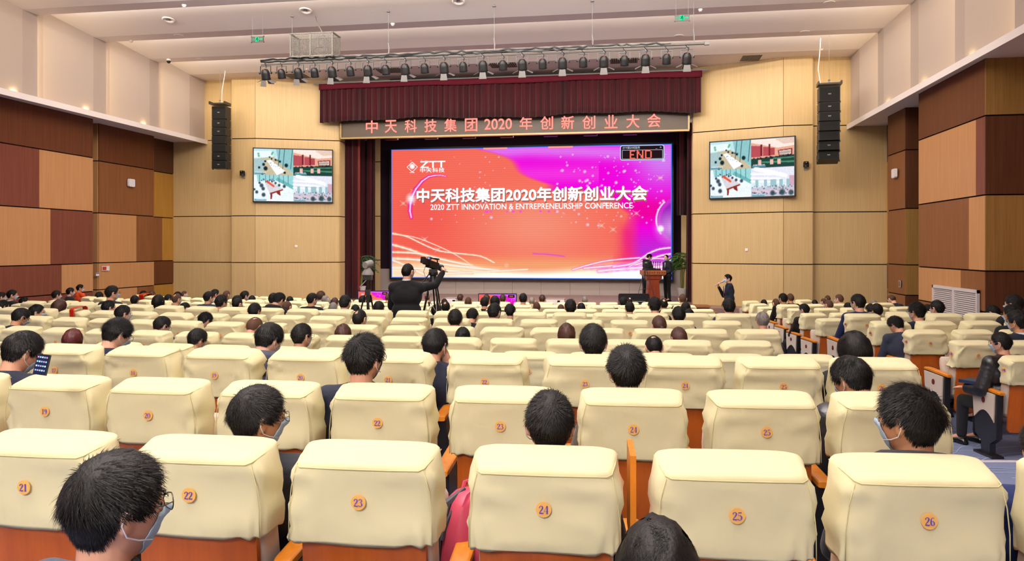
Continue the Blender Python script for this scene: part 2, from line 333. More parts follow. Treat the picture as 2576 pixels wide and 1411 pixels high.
# stage shell
ZS=.42
M_stagefl=mat('stage_floor','#8a6e68',.35,.5,noise=((3,40,1),.3,.7),c2='#7c615c'); M_apron=mat('stage_apron','#9a7a58',.5,.3)
mb=MB(); mb.box((XM,28.95,ZS/2),(17,7.1,ZS)); o=struct(mb.obj('floor',[M_stagefl],smooth=False))
mb=MB(); mb.box((XM,25.35,ZS/2-.01),(13.4,.12,ZS-.02)); struct(mb.obj('trim_5',[M_apron],smooth=False))
M_gp=mat('grey_panel','#a59892',.6,.3); M_darkb=mat('dark_purple_drape','#33222c',.9,.1)
YS=31.5
mb=MB(); mb.box((XM,32.0,3.6),(18,.1,7.4)); wb=struct(mb.obj('wall_stage_back',[M_darkb],smooth=False))
for i in range(11):
    mb=MB(); mb.box((0,0,0),(1.212,.05,1.06)); o=mb.obj('panel',[M_gp],parent=wb,smooth=False); o.location=(XM-6.1+1.22*i,YS+.02,ZS+.53)
sx0,sx1=atY(985,540,YS).x,atY(1690,540,YS).x
for s in (-1,1):
    q0=(XM+s*6.75,31.2); 
    ws=backing('wall_stage_'+('left' if s<0 else 'right'),[(XM+s*9,31.35),(XM+s*6.35,31.35)],ZS,8)
    a,b=(XM+s*9,31.35),(XM+s*6.35,31.35)
    if s>0: a,b=b,a
    panels(ws,a,b,[(z0,z1,[(0,1,'honey')]) for z0,z1 in ((ZS,1.86),(1.86,3.75),(3.75,6.1),(6.1,8))])
mb=MB(); mb.box((XM,29.95,8.2),(18,5.1,.1)); struct(mb.obj('ceiling',[M_darkb],smooth=False))
for s in (-1,1): mb=MB(); mb.box((XM+s*9,29.3,4),(.1,5,8)); struct(mb.obj('wall_stage_side',[M_darkb],smooth=False))
mb=MB(); mb.box((XM,YP+.25,CEIL-.9),(13.2,.2,1.9)); struct(mb.obj('wall_proscenium',[M_white],smooth=False))
# back of the hall, behind the camera
mb=MB(); mb.box((XM,-4.1,5),(26,.1,10)); struct(mb.obj('wall_back',[M_white],smooth=False))
# ---------------------------------------------------------------- curtains
M_vel=mat('crimson_velvet','#43040f',.8,.15,sheen=.3,noise=((9,9,.3),.3,.7),c2='#250209'); M_vel2=mat('valance_heading','#581020',.8,.2)
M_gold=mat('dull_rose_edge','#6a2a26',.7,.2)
def drape(name,x0,x1,z0,z1,y,amp,per,mats,parent=None,wav=0,seed=0,lean=0,nz=6):
    rnd=random.Random(seed); n=int(abs(x1-x0)/per*10)+2; rows=[]
    ph=[rnd.uniform(0,6) for _ in range(4)]
    fr=[]; 
    for i in range(n+1):
        t=i/n; x=x0+(x1-x0)*t; k=2*pi*(x-x0)/per
        fr.append((x,math.sin(k+1.2*math.sin(x*1.3+ph[0]))*amp+.4*amp*math.sin(2.3*k+ph[1])))
    for j in range(nz+1):
        u=j/nz; z=z1+(z0-z1)*u; rows.append([(x+lean*u,y+dy*(.45+.55*u),(z+ (wav*math.sin(x*.9+ph[2])+wav*.6*math.sin(x*2.3))*(u if u>.5 else 0))) for x,dy in fr])
    back=[[(a,b+.03,c) for a,b,c in r] for r in rows]
    mb=MB(); mb.loft([r+b[::-1] for r,b in zip(rows,back)],cap=True); return mb.obj(name,mats,parent,smooth=True,fixn=True)
xv0,xv1=atY(807,250,26.55).x,atY(1765,230,26.3).x
zt,zb=EYE+6.0,EYE+4.66
o=drape('valance_curtain',xv0,xv1,zb,zt,26.5,.05,.24,[M_vel],wav=.04,seed=3); val=tag(o,'deep crimson velvet valance gathered across the top of the stage opening','curtain')
drape('heading_band',xv0-.02,xv1+.03,zt-.17,zt+.03,26.43,.02,1.6,[M_vel2],parent=val,wav=.015,seed=4,nz=2)
mb=MB(); mb.tube([(xv0-.25,26.5,zt+.06),(xv1+.25,26.5,zt+.06)],.03,8); mb.obj('curtain_rail',[M_steel],parent=val)
def leg(x0,x1,y,label,seed,amp=.09,lean=0):
    o=drape('stage_curtain',x0,x1,ZS+.03,7.2,y,amp,.3,[M_vel],seed=seed,lean=lean,nz=8); tag(o,label,'curtain','crimson stage curtains'); return o
c1=leg(atY(862,500,27.7).x,atY(902,500,27.7).x,27.7,'crimson velvet stage curtain at the left edge of the opening, nearest the hall',11)
mb=MB(); x=atY(903,500,27.7).x; mb.box((x,27.7,ZS+3.4),(.08,.05,6.8)); mb.obj('edge_strip',[M_gold],parent=c1)  # edging strip in a dull rose colour down the curtain's inner side
leg(atY(900,500,29.5).x,atY(944,500,29.5).x,29.5,'crimson velvet stage curtain behind the left one, beside the wooden panel',12)
leg(atY(1729,500,27.7).x,atY(1757,500,27.7).x,27.7,'crimson velvet stage curtain at the right edge of the opening, beside the potted palm',13,lean=-.06)
leg(atY(1704,500,29.5).x,atY(1722,500,29.5).x+.5,29.9,'short crimson velvet curtain end behind the right stage curtain',14).location.z=3.2
bpy.context.view_layer.update()
# ================================================================ auditorium seats
from mathutils import noise as mnoise
M_cover=mat('cream_seat_cover','#eae0b2',.85,.15,bump=((9,9,5),.35,.02),sheen=.1)
M_hem=mat('cover_stitching','#d4ca95',.9,.1)
M_orange=wood('orange_cherry_wood','#a04c17','#b0581d',.32); M_arm=wood('armrest_beech','#c9761f','#d6842b',.3)
M_beige=mat('beige_seat_fabric','#cfc0b0',.9,.1,bump=((300,300,300),.2,.001)); M_disc=mat('number_disc','#efb560',.7,.2)
M_digit=mat('violet_print','#51409a',.7,.1); M_emb=mat('dark_red_emblem','#5a1414',.4,.4)
def se(a,e): c=math.cos(a); s=math.sin(a); return math.copysign(abs(c)**e,c),math.copysign(abs(s)**e,s)
def cover_mesh(seed):
    rnd=random.Random(seed); off=Vector((rnd.uniform(0,50),rnd.uniform(0,50),rnd.uniform(0,50))); N=72; rings=[]
    lv=[(.792,-.078,.10,.209,.214),(.80,-.080,.10,.211,.216),(.83,-.079,.10,.211,.216),(.86,-.079,.098,.211,.216),(.89,-.080,.096,.21,.216),(.92,-.081,.094,.209,.216),(.945,-.083,.092,.207,.215),(.967,-.085,.09,.203,.214),(.985,-.087,.088,.198,.213),(1.0,-.089,.086,.190,.212)]
    def lev(z,yb,yf,hb,hf,e,tilt,topz=None,sc=1):
        r=[]
        for i in range(N):
            c,s=se(2*pi*i/N,e); y=(yb+yf)/2+s*(yf-yb)/2*sc; t=(y-yb)/(yf-yb); x=c*(hb+(hf-hb)*t)*sc
            zz=z+tilt*t; p=Vector((x,y,zz)); k=1 if topz is None else .35
            q=p*7+off; q2=Vector((p.x*5+p.z*12,p.y*4,p.z*3-p.x*4))+off
            rd=(1-abs(mnoise.noise(q2))*2.2); rd=max(rd,0)**3
            fl=max(0,(.86-z)/.07)
            A=1 if seed<3 else 1.9
            d=.008*A*mnoise.noise(q)*k+.013*A*rd*k*(1 if z<.99 else .35)+fl*.004*math.sin(i*2*pi/N*14+seed)
            if s<-.5: d*=1-.9*math.exp(-(p.x/.06)**2-((z-.92)/.06)**2)
            n=Vector((c,s,0)).normalized(); p+=n*d; p.z+=.004*fl*math.sin(i*.9+seed)*(z<.8)
            r.append(p)
        return r
    for j,(z,yb,yf,hb,hf) in enumerate(lv): rings.append(lev(z,yb,yf,hb,hf,.3,.035*(j/9)**2 if j>5 else 0))
    for sc,dz,e in ((.995,.008,.3),(.97,.014,.31),(.9,.019,.33),(.72,.022,.36),(.4,.023,.45),(.05,.023,.8)):
        rings.append(lev(1.002+dz,-.09,.086,.187,.211,e,.03,topz=1,sc=sc))
    mb=MB(); mb.loft([ [Vector((p.x*.97,p.y*.94,p.z+.01)) for p in rings[0]] ]+rings,cap=False); n=len(mb.v); mb.f.append(tuple(range(n-N,n))); mb.m.append(0)
    return mb.mesh('seat_cover',[M_cover],True,True)
COVERS=[cover_mesh(i) for i in range(8)]
def seam_mesh():
    mb=MB(); z=1.006
    pts=[(-.205,.07,1.03),(-.196,-.02,1.022),(-.186,-.078,1.012),(-.172,-.0905,1.008),(-.09,-.0935,1.0075),(0,-.094,1.0075),(.09,-.0935,1.0075),(.172,-.0905,1.008),(.186,-.078,1.012),(.196,-.02,1.022),(.205,.07,1.03)]
    mb.tube([(x,y-.0015,zz) for x,y,zz in pts],.0018,5)
    for s in (-1,1): mb.tube([(s*.186,-.083,1.006),(s*.2,-.081,.95),(s*.208,-.079,.88),(s*.209,-.078,.80)],.0016,5)
    return mb.mesh('seam',[M_hem])
SEAM=seam_mesh()
for me in COVERS+[SEAM]: me.transform(Matrix.Translation((0,0,.75))@Matrix.Diagonal((1.055,1,1.066,1))@Matrix.Translation((0,0,-.79)))
def me_shell():
    mb=MB(); rings=[]
    for z,y,h in ((.27,-.005,.17),(.30,-.01,.192),(.45,-.03,.196),(.62,-.05,.194),(.80,-.064,.192),(.9,-.07,.19)):
        rings.append([(-h,y+.018,z),(-h*.5,y,z),(0,y-.004,z),(h*.5,y,z),(h,y+.018,z),(h,y+.04,z),(0,y+.03,z),(-h,y+.04,z)])
    mb.loft(rings); return mb.mesh('back_panel',[M_orange],2,True)
def me_pad():
    mb=MB(); rings=[]
    for z,y0,y1,h in ((.42,.02,.15,.19),(.46,.012,.16,.202),(.6,-.01,.15,.204),(.75,-.035,.12,.205),(.86,-.05,.09,.205),(.98,-.06,.07,.2),(1.0,-.05,.06,.19)):
        rings.append([Vector((se(2*pi*i/24,.4)[0]*h,(y0+y1)/2+se(2*pi*i/24,.4)[1]*(y1-y0)/2,z)) for i in range(24)])
    mb.loft(rings); return mb.mesh('backrest',[M_beige],True,True)
def me_cush(fold):
    mb=MB(); rings=[]
    for t,h,w in ((0,.02,.18),(.02,.045,.2),(.2,.055,.205),(.38,.055,.205),(.43,.045,.2),(.45,.02,.19)):
        rings.append([Vector((se(2*pi*i/20,.5)[0]*w,t,se(2*pi*i/20,.5)[1]*h)) for i in range(20)])
    mb.loft(rings); me=mb.mesh('seat_cushion',[M_beige],True,True)
    if fold: me.transform(Matrix.Translation((0,.185,.38))@Matrix.Rotation(R_(80),4,'X'))
    else: me.transform(Matrix.Translation((0,.14,.445)))
    return me
def me_arm():
    mb=MB(); rings=[]
    for y,w,z,h in ((-.03,.028,.655,.012),(.0,.032,.66,.016),(.15,.034,.668,.017),(.33,.034,.678,.017),(.40,.033,.678,.016),(.425,.024,.674,.01)):
        rings.append([Vector((se(2*pi*i/16,.45)[0]*w,y,z+se(2*pi*i/16,.45)[1]*h)) for i in range(16)])
    mb.loft(rings); return mb.mesh('armrest',[M_arm],2,True)
def me_post():
    mb=MB(); mb.prism([(-.0,.645),(.40,.662),(.36,.2),(.26,.13),(.26,0.0),(.12,0.0),(.12,.13),(.02,.2)],-.03,.03,M=Matrix.Rotation(pi/2,4,'Z')); 
    mb.box((0,.19,.012),(.12,.3,.024)); return mb.mesh('armrest_support',[M_metal],False,True)
def me_side():   # aisle side panel: beige shield on the black stand
    mb=MB(); pts=[(.03,.64),(.385,.655),(.36,.36)]+[(.355-.32*t,.36+.10*math.sin(pi*t)-.0*t) for t in np.linspace(.05,.95,9)]+[(.045,.36)]
    mb.prism(pts,-.006,.006,M=Matrix.Translation((-.037,0,0))@Matrix.Rotation(pi/2,4,'Z')); return mb.mesh('side_panel',[M_beige],False,True)
def me_emb():
    mb=MB(); mb.lathe([(.024,0),(.024,.006),(.018,.008),(0.001,.008)],n=16); me=mb.mesh('emblem',[M_emb],2,True); me.transform(Matrix.Translation((-.043,.2,.56))@Matrix.Rotation(-pi/2,4,'Y')@Matrix.Diagonal((1.25,1,1,1))); return me
SHELL,PAD,CUSH,CUSHF,ARM,POST,SIDE,EMB=me_shell(),me_pad(),me_cush(0),me_cush(1),me_arm(),me_post(),me_side(),me_emb()
# serif digits as variable width strokes
GL={'0':[('ring',.3,.5,.28,.5,.14,.45)],
'1':[(.30,.02,.17),(.30,.98,.17)],
'2':[(.09,.70,.12),(.12,.84,.10),(.28,.96,.07),(.44,.86,.13),(.46,.70,.17),(.36,.5,.13),(.18,.28,.09),(.07,.1,.06)],
'3':[(.10,.76,.13),(.16,.9,.08),(.30,.95,.07),(.44,.84,.13),(.42,.66,.12),(.28,.54,.05),(.44,.44,.12),(.48,.27,.17),(.36,.08,.09),(.2,.04,.07),(.09,.2,.13)],
'4':[(.42,.02,.16),(.42,.98,.16)],'5':[(.12,.94,.03),(.11,.56,.04),(.3,.6,.07),(.47,.44,.15),(.47,.24,.17),(.34,.05,.08),(.18,.04,.07),(.09,.18,.13)],
'6':[(.46,.86,.10),(.34,.95,.05),(.18,.84,.10),(.12,.5,.17),(.14,.2,.16),(.3,.04,.06),(.46,.16,.13),(.47,.38,.14),(.32,.55,.06),(.16,.42,.06)],
'7':[(.08,.74,.04),(.1,.9,.1),(.5,.9,.12),(.5,.86,.06),(.3,.4,.13),(.26,.02,.17)],
'8':[('ring',.3,.73,.21,.25,.10,.2),('ring',.3,.26,.26,.28,.12,.22)],
'9':[(.14,.14,.10),(.26,.05,.05),(.42,.16,.10),(.48,.5,.17),(.46,.8,.16),(.3,.96,.06),(.14,.84,.13),(.13,.62,.14),(.28,.45,.06),(.44,.58,.06)]}
EX={'1':[[(.12,.03,.05),(.48,.03,.05)],[(.28,.9,.04),(.12,.8,.04)]],'2':[[(.06,.09,.12),(.3,.09,.15),(.5,.06,.13),(.55,.2,.04)]],
'4':[[(.40,.95,.04),(.04,.32,.04)],[(.04,.3,.05),(.58,.3,.05)],[(.3,.03,.05),(.54,.03,.05)]],'5':[[(.12,.9,.12),(.48,.92,.13)]],'7':[],}
def glyph(mb,ch,x0,s,y=-.002):
    def rib(st):
        P=[]; n=len(st)
        if n==2: P=[st[0],st[1]]
        else:
            for i in range(n-1):
                a,b,c,d=st[max(i-1,0)],st[i],st[i+1],st[min(i+2,n-1)]
                for t in (0,.34,.67):
                    P.append([.5*((2*b[k])+(-a[k]+c[k])*t+(2*a[k]-5*b[k]+4*c[k]-d[k])*t*t+(-a[k]+3*b[k]-3*c[k]+d[k])*t**3) for k in range(3)])
            P.append(st[-1])
        L=[];Rr=[]
        for i,p in enumerate(P):
            q0,q1=P[max(i-1,0)],P[min(i+1,len(P)-1)]; dx,dz=q1[0]-q0[0],q1[1]-q0[1]; l=math.hypot(dx,dz) or 1
            L.append((x0+s*(p[0]-dz/l*p[2]/2),y,s*(p[1]+dx/l*p[2]/2))); Rr.append((x0+s*(p[0]+dz/l*p[2]/2),y,s*(p[1]-dx/l*p[2]/2)))
        n=len(P); mb.add(L+Rr,[(i,i+1,i+1+n,i+n) for i in range(n-1)])
    g=GL[ch]
    if isinstance(g[0],tuple) and g[0][0]=='ring':
        for _,cx,cz,rx,rz,ix,iz in g:
            o=[(x0+s*(cx+rx*math.cos(a)),y,s*(cz+rz*math.sin(a))) for a in np.linspace(0,2*pi,19)[:-1]]; i=[(x0+s*(cx+ix*math.cos(a)),y,s*(cz+iz*math.sin(a))) for a in np.linspace(0,2*pi,19)[:-1]]
            mb.add(o+i,[(k,(k+1)%18,(k+1)%18+18,k+18) for k in range(18)])
    else: rib(g)
    for e in EX.get(ch,[]): rib(e)
NUMS={}
def num_mesh(n):
    if n not in NUMS:
        s=.024; mb=MB(); t=str(n); w=.58*s; x=-w*len(t)/2
        for ch in t: glyph(mb,ch,x,s,-.0035); x+=w
        me=mb.mesh('digits',[M_digit],False); me.transform(Matrix.Translation((0,0,-s/2))); NUMS[n]=me
    return NUMS[n]
mb=MB(); mb.lathe([(.0225,0),(.0225,.0015),(.001,.0016)],n=24); DISC=mb.mesh('number_disc',[M_disc],2,True); DISC.transform(Matrix.Rotation(pi/2,4,'X'))
ROWB={}
def row_badge(n):
    if n not in ROWB:
        me=text_mesh('%d排'%n,.03,M_digit,bold=.0006,extrude=.0005); fit_text(me,-.021,.021,-.011,.011,-.002); ROWB[n]=me
    return ROWB[n]
ORD=['','first','second','third','fourth','fifth','sixth','seventh','eighth','ninth','tenth','eleventh','twelfth','thirteenth','fourteenth','fifteenth','sixteenth','seventeenth','eighteenth','nineteenth','twentieth']
def ordn(n): return ORD[n] if n<=20 else 'twenty '+ORD[n-20] if n<30 else 'number %d'%n
def on_row(n,px,dr=0):
    """point of row n seen in pixel column px; returns cam x, cam depth, facing angle a"""
    Xc,Yc,R=row_circle(n); R-=dr; u=(px-HX)/F; A=1+u*u; B=-2*(u*Xc+Yc); C=Xc*Xc+Yc*Yc-R*R
    d=(-B-math.sqrt(max(B*B-4*A*C,0)))/(2*A); X=u*d; a=math.atan2(X-Xc,Yc-d); return X,d,a
def place(n,a,dr=0):
    Xc,Yc,R=row_circle(n); R-=dr; return cam2w(Xc+R*math.sin(a),Yc-R*math.cos(a),zrow(n)), TH+a  # heading of +Y towards the arc centre
SEATX={16:{21:115,22:515,23:925,24:1372,25:1838,26:2300},15:{19:150,20:403,21:680,22:965,23:1265,24:1590,25:1915,26:2235},
14:{17:165,18:360,19:560,20:772,21:988,22:1225,23:1472,24:1718,25:1960,26:2200},13:{23:1332,26:1852,27:2030},
12:{14:55,15:160,17:374,18:495,19:619,20:740,21:877,22:1005,23:1146,24:1291,25:1438,26:1584,27:1732,28:1880},
11:{13:174,15:360,16:467,17:566,18:675,19:782,20:897,21:1018,22:1142,23:1266,24:1395,25:1513,26:1650,27:1781,28:1905},
10:{11:30,12:105,13:187,14:270,15:355,16:442,17:531,18:622,19:720,20:820,21:923,22:1031,23:1137,24:1246,25:1357,26:1471,27:1583,28:1700,29:1817},
9:{11:205,12:278,13:351,14:425,15:505,16:588,17:670,18:758,19:848,20:942,21:1037,22:1135,23:1231,24:1331,25:1434,26:1536,27:1640,28:1742,29:1845}}
RANGE={16:(20,27),15:(18,26),14:(16,26),13:(16,27),12:(13,28),11:(11,28),10:(10,29),9:(9,29)}
FRONT={8:(2090,None),7:(1485,(-22,5)),6:(1398,(-21,5)),5:(1447,(-20,4)),3:(1440,(-16,0)),2:(1501,(-17,3)),1:(1478,(-18,4))}
RIGHT={13:(2585,1,28),12:(2448,2,28),11:(2330,3,28),10:(2240,4,28),9:(2172,5,28),8:(2090,3,27),7:(2047,5,27),6:(2012,5,27),5:(1984,5,27),4:(1957,1,27),3:(1930,2,27),2:(1909,3,27),1:(1890,4,27)}
S=.541; seats=[]
def sang(n,px): return on_row(n,px)[2]
for n in range(16,8,-1):
    Rn=row_circle(n)[2]; xs=SEATX[n]
    ks=sorted(xs); pf=np.polyfit(ks,[sang(n,xs[k]) for k in ks],3) if len(ks)>8 and n<14 else None
    for k in range(RANGE[n][0],RANGE[n][1]+1):
        if k in xs: a=float(np.polyval(pf,k)) if pf is not None else sang(n,xs[k])
        elif ks[0]<k<ks[-1]:
            j0=max(q for q in ks if q<k); j1=min(q for q in ks if q>k); A0,A1=[(float(np.polyval(pf,j)) if pf is not None else sang(n,xs[j])) for j in (j0,j1)]; a=A0+(A1-A0)*(k-j0)/(j1-j0)
        else:
            j=min(xs,key=lambda q:abs(q-k)); a=(float(np.polyval(pf,j)) if pf is not None else sang(n,xs[j]))+(k-j)*S/Rn
        seats.append((n,k,a,'c'))
for n in (8,7,6,5,3,2,1):
    x0,rg=FRONT[n]; Rn=row_circle(n)[2]
    if rg:
        for k in range(rg[0],rg[1]+1): seats.append((n,25+k,sang(n,x0)+k*S/Rn,'c'))
for i,px in enumerate((50,-8)): seats.append((8,7-i,sang(8,px),'c'))
for n,(x0,m,k0) in RIGHT.items():
    Rn=row_circle(n)[2]
    for i in range(m): seats.append((n,k0+i,sang(n,x0)+i*S/Rn,'r'))
seats=[s for s in seats if not(s[0]<=3 and s[3]=='c' and ((place(s[0],s[2])[0].x<-13.2)))]
RD={13:(6.7,.90,.5),12:(7.5,.935,.495),11:(8.35,.95,.53)}     # rear rows of the right block: depth, size, spacing
def right_place(n,i,dr=0,px=None):
    d,sc_,sp=RD[n]; x0=RIGHT[n][0]; a=sang(n,x0)
    if px is None: return cam2w((x0-HX)/F*d+math.cos(a)*sp*i,d+math.sin(a)*sp*i,ZB),TH+a,sc_
OCC=set()       # filled by the people: (row, angle)
SEATOBJ=[]
def build_seats(occ):
    cnt={}
    for idx,(n,k,a,blk) in enumerate(seats):
        loc,hd=place(n,a); cnt[(n,blk)]=cnt.get((n,blk),0)+1; i=cnt[(n,blk)]; ssc=1
        if blk=='r' and n in RD: loc,hd,ssc=right_place(n,i-1)
        r=empty('auditorium_seat',loc,hd,ssc)
        rr={16:'the row nearest the camera',15:'the second row from the camera',14:'the third row from the camera',13:'the fourth row from the camera'}.get(n,'the %s row from the camera'%ordn(17-n))
        if blk=='r': lab='cream seat in the right block, %s row from camera, %s from the aisle'%(ordn(17-n),ordn(i))
        elif n>=13: lab='cream seat with disc number %d, %s from left in %s'%(k,ordn(i),rr)
        elif n>=9: lab='cream seat, %s from the left end of %s'%(ordn(i),rr)
        else: lab='far cream seat, %s from the left in the %s row from the stage'%(ordn(i),ordn(n))
        if n==16 and k==27: lab='seat at the right edge of the picture in the row nearest the camera'
        tag(r,lab,'seat','cream covered auditorium seats')
        near=n>=9
        rnd=random.Random(idx*7+1)
        c=ob('seat_cover',COVERS[rnd.randrange(3) if n>=15 else 3+rnd.randrange(5)],r)
        if rnd.random()<.5: c.scale=(-1,1,1)
        ob('back_panel',SHELL,r)
        if near or blk=='r':
            ob('backrest',PAD,r)
        occd=any(m==n and abs(b-a)*row_circle(n)[2]<.3 for m,b in occ)
        if near or blk=='r': ob('seat_cushion',CUSH if occd else CUSHF,r)
        if near or blk=='r':
            aisle=(blk=='r' and i==1)
            ob('armrest',ARM,r,(-.267,0,0)); ob('armrest_support',POST,r,(-.267,0,0))
            if aisle and n<14:
                o=ob('side_panel',SIDE,r,(-.267,0,0)); ob('emblem',EMB,o)
            last=(n,blk) in (('x',0),) or (k==RANGE.get(n,(0,0))[1] and blk=='c')
            if last: ob('armrest',ARM,r,(.267,0,0)); ob('armrest_support',POST,r,(.267,0,0))
            if n>=13: ob('seam',SEAM,c)
            if (n>=10) or (blk=='r' and n>=9):
                o=ob('number_disc',DISC,r,(0,-.091,.884)); o.rotation_euler=(R_(-1),0,0); ob('digits',num_mesh(k),o)
            if aisle and n>=9:
                o=ob('row_disc',DISC,r,(-.236,.0,.89),(0,0,-pi/2)); o.scale=(1.35,1,1.35); ob('row_number',row_badge(n),o)
# ================================================================ what the screens show
def screen_img(w,h):
    c=Cv(w,h,(1,.40,.33)); X,Y=c.X,c.Y
    n=np.zeros_like(X); rs=np.random.RandomState(3)
    for k in range(5): n+=np.sin(X*(3+k*2.3)+rs.rand()*6+Y*(2+k))*np.cos(Y*(2.5+k*2)+rs.rand()*6)/(k+1.5)
    c.mix(.3+.22*n,(1,.5,.42)); c.mix(np.exp(-((X-.52)/.22)**2-((Y-.6)/.28)**2)*.6,(1,.68,.56)); c.mix(np.exp(-((X-.12)/.1)**2-((Y-.5)/.25)**2)*.4,(.97,.32,.34))
    # magenta cloud, upper right
    b=.31+.28*np.clip((Y-.02)/.3,0,1)**.8+.03*np.sin(Y*22)
    m=np.clip((X-b)/.03,0,1)*(Y<.32)*np.clip((.34-Y)/.03,0,1)
    b2=np.where(Y<.34,.56,.68+.18*np.clip((Y-.34)/.2,0,1)**.6); m=np.maximum(m,np.clip((X-b2)/.05,0,1)*(Y<.55)*(X>.55+.5*np.clip(Y-.3,0,1)))
    m2=np.clip((X-(.86+.03*np.sin(Y*7)))/.06,0,1); m=np.maximum(m,m2)
    c.mix(m,(.98,.02,.9)); c.mix(m*np.clip((X-.7)/.1,0,1)*np.clip((Y-.35)/.1,0,1)*np.clip((.62-Y)/.1,0,1)*.7,(.97,.0,.55))
    c.mix(m*np.exp(-((Y-.02-.12*np.abs(X-.5))/.06)**2)*.75,(.9,.6,1)); c.mix(m*np.exp(-((X-.97)/.1)**2-((Y-.12)/.2)**2),(.86,.5,.98)); c.mix(m*np.exp(-((Y-.21)/.07)**2)*(X<.75)*.5,(1,.4,.92))
    c.mix(m*np.clip((Y-.62)/.15,0,1)*.75,(.72,.22,.86)); c.mix(np.exp(-((X-.85)/.03)**2)*np.clip((Y-.55)/.1,0,1)*.7,(.98,.12,.5))
    # stars
    for i in range(190):
        x=.6+.38*rs.rand()+.0; y=.05+.55*rs.rand(); 
        if i%4==0: x=.05+.4*rs.rand()
        r=.003+.003*rs.rand()**3*2.5; c.disc(x,y,r*1.6,(1,.85,1),.9,.7)
    for x,y in ((.045,.42),(.085,.33),(.125,.7),(.175,.78),(.76,.6),(.96,.25),(.88,.51),(.8,.63)): c.disc(x,y,.018,(1,.8,.7),.8,1); c.line([(x-.012,y-.02),(x+.012,y+.02)],.0025,(1,.9,.85),.5); c.line([(x-.012,y+.02),(x+.012,y-.02)],.0025,(1,.9,.85),.5)
    for i in range(16): x=.32+.3*rs.rand(); c.disc(x,.49,.006+.006*rs.rand(),(1,.3,.95),.8,.4)
    # comet arc on the left
    for col_,wd in (((1,.0,.75),.016),((1,1,1),.007)):
        P=[(.205,.215),(.185,.205),(.165,.205),(.14,.215),(.115,.25),(.092,.31),(.078,.37),(.072,.42),(.07,.48),(.075,.53)]
        for i in range(len(P)-1):
            t=1-abs(i-6)/7; c.line([P[i],P[i+1]],wd*(.25+t),col_,.95)
    c.disc(.074,.385,.055,(1,1,1),1,.8,ex=.9)
    # planet at the right edge
    c.disc(1.03,.56,.175,(.85,.2,.85),1,.03); c.disc(1.035,.57,.165,(.6,.15,.75),.8,.1); c.disc(1.0,.62,.15,(.95,.8,1),.8,1)
    for i in range(40): a=-2.3-1.5*i/40; c.disc(1.03+math.cos(a)*.175*h/w*1.0,.56-math.sin(a)*.175*-1,.008,(1,.95,1),.9,.6)
    c.disc(.962,.625,.05,(1,.5,1),.9,1); c.disc(.962,.625,.03,(1,1,1),1,.5)
    # glowing floor and light ribbons
    g=np.clip((Y-.865-.03*np.cos((X-.5)*3.2)+.02*np.sin(X*9))/.06,0,1); c.mix(g,(1.15,1.12,1.08)); c.mix(np.exp(-((Y-.9)/.06)**2)*.55*(X<.8),(1,.8,.5))
    c.mix(np.clip((Y-.93)/.03,0,1)*(X<.55)*np.exp(-((X-.1)/.18)**2)*.5,(1,.7,.45)); c.mix(np.clip((Y-.87)/.1,0,1)*(X>.72)*np.exp(-((Y-.9)/.035)**2)*.5,(1,.45,.85))
    rb=[([(0,.65),(.06,.68),(.12,.74),(.18,.79),(.25,.81),(.33,.83),(.38,.88)],.004),([(0,.66),(.08,.68),(.16,.74),(.24,.82),(.32,.93)],.0025),([(0,.74),(.07,.78),(.15,.84),(.3,.9)],.007),([(0,.8),(.1,.81),(.2,.86),(.35,.93)],.006),([(0,.85),(.1,.86),(.22,.9),(.4,.94)],.008),([(0,.86),(.05,.9),(.12,.97),(.16,1)],.007),([(0,.92),(.15,.93),(.3,.96)],.007),([(.15,.97),(.3,.955),(.5,.93)],.005),
        ([(.66,.93),(.76,.87),(.86,.845),(.94,.84),(1,.86)],.005),([(.7,.92),(.8,.9),(.88,.89),(.94,.84),(.97,.82),(1,.81)],.006),([(.8,.91),(.87,.88),(.92,.81),(.96,.775),(1,.765)],.006),([(.75,.94),(.85,.92),(.93,.91),(1,.9)],.008),([(.84,.93),(.9,.86),(1,.84)],.003)]
    for P,wd in rb:
        Q=[]
        for i in range(len(P)-1):
            a,b,cc,d=P[max(i-1,0)],P[i],P[i+1],P[min(i+2,len(P)-1)]
            for t in (0,.33,.66): Q.append([.5*((2*b[k])+(-a[k]+cc[k])*t+(2*a[k]-5*b[k]+4*cc[k]-d[k])*t*t+(-a[k]+3*b[k]-3*cc[k]+d[k])*t**3) for k in (0,1)])
        Q.append(P[-1]); c.line(Q,wd*2.2,(1,.75,.55) if P[0][0]<.5 else (1,.3,.9),.6); c.line(Q,wd,(1,1,.96),1)
    c.line([(.52,.81),(.57,.815),(.63,.83)],.006,(.9,.3,.9),.8); c.disc(.425,.9,.02,(1,.8,.7),.5,.3)
    c.a*= (1-.05*(np.arange(h)%4==0))[:,None,None]
    e=np.minimum(np.minimum(X,1-X)*w/h,np.minimum(Y,1-Y)); c.mix(e<.007,(.25,.5,1)); return c.a
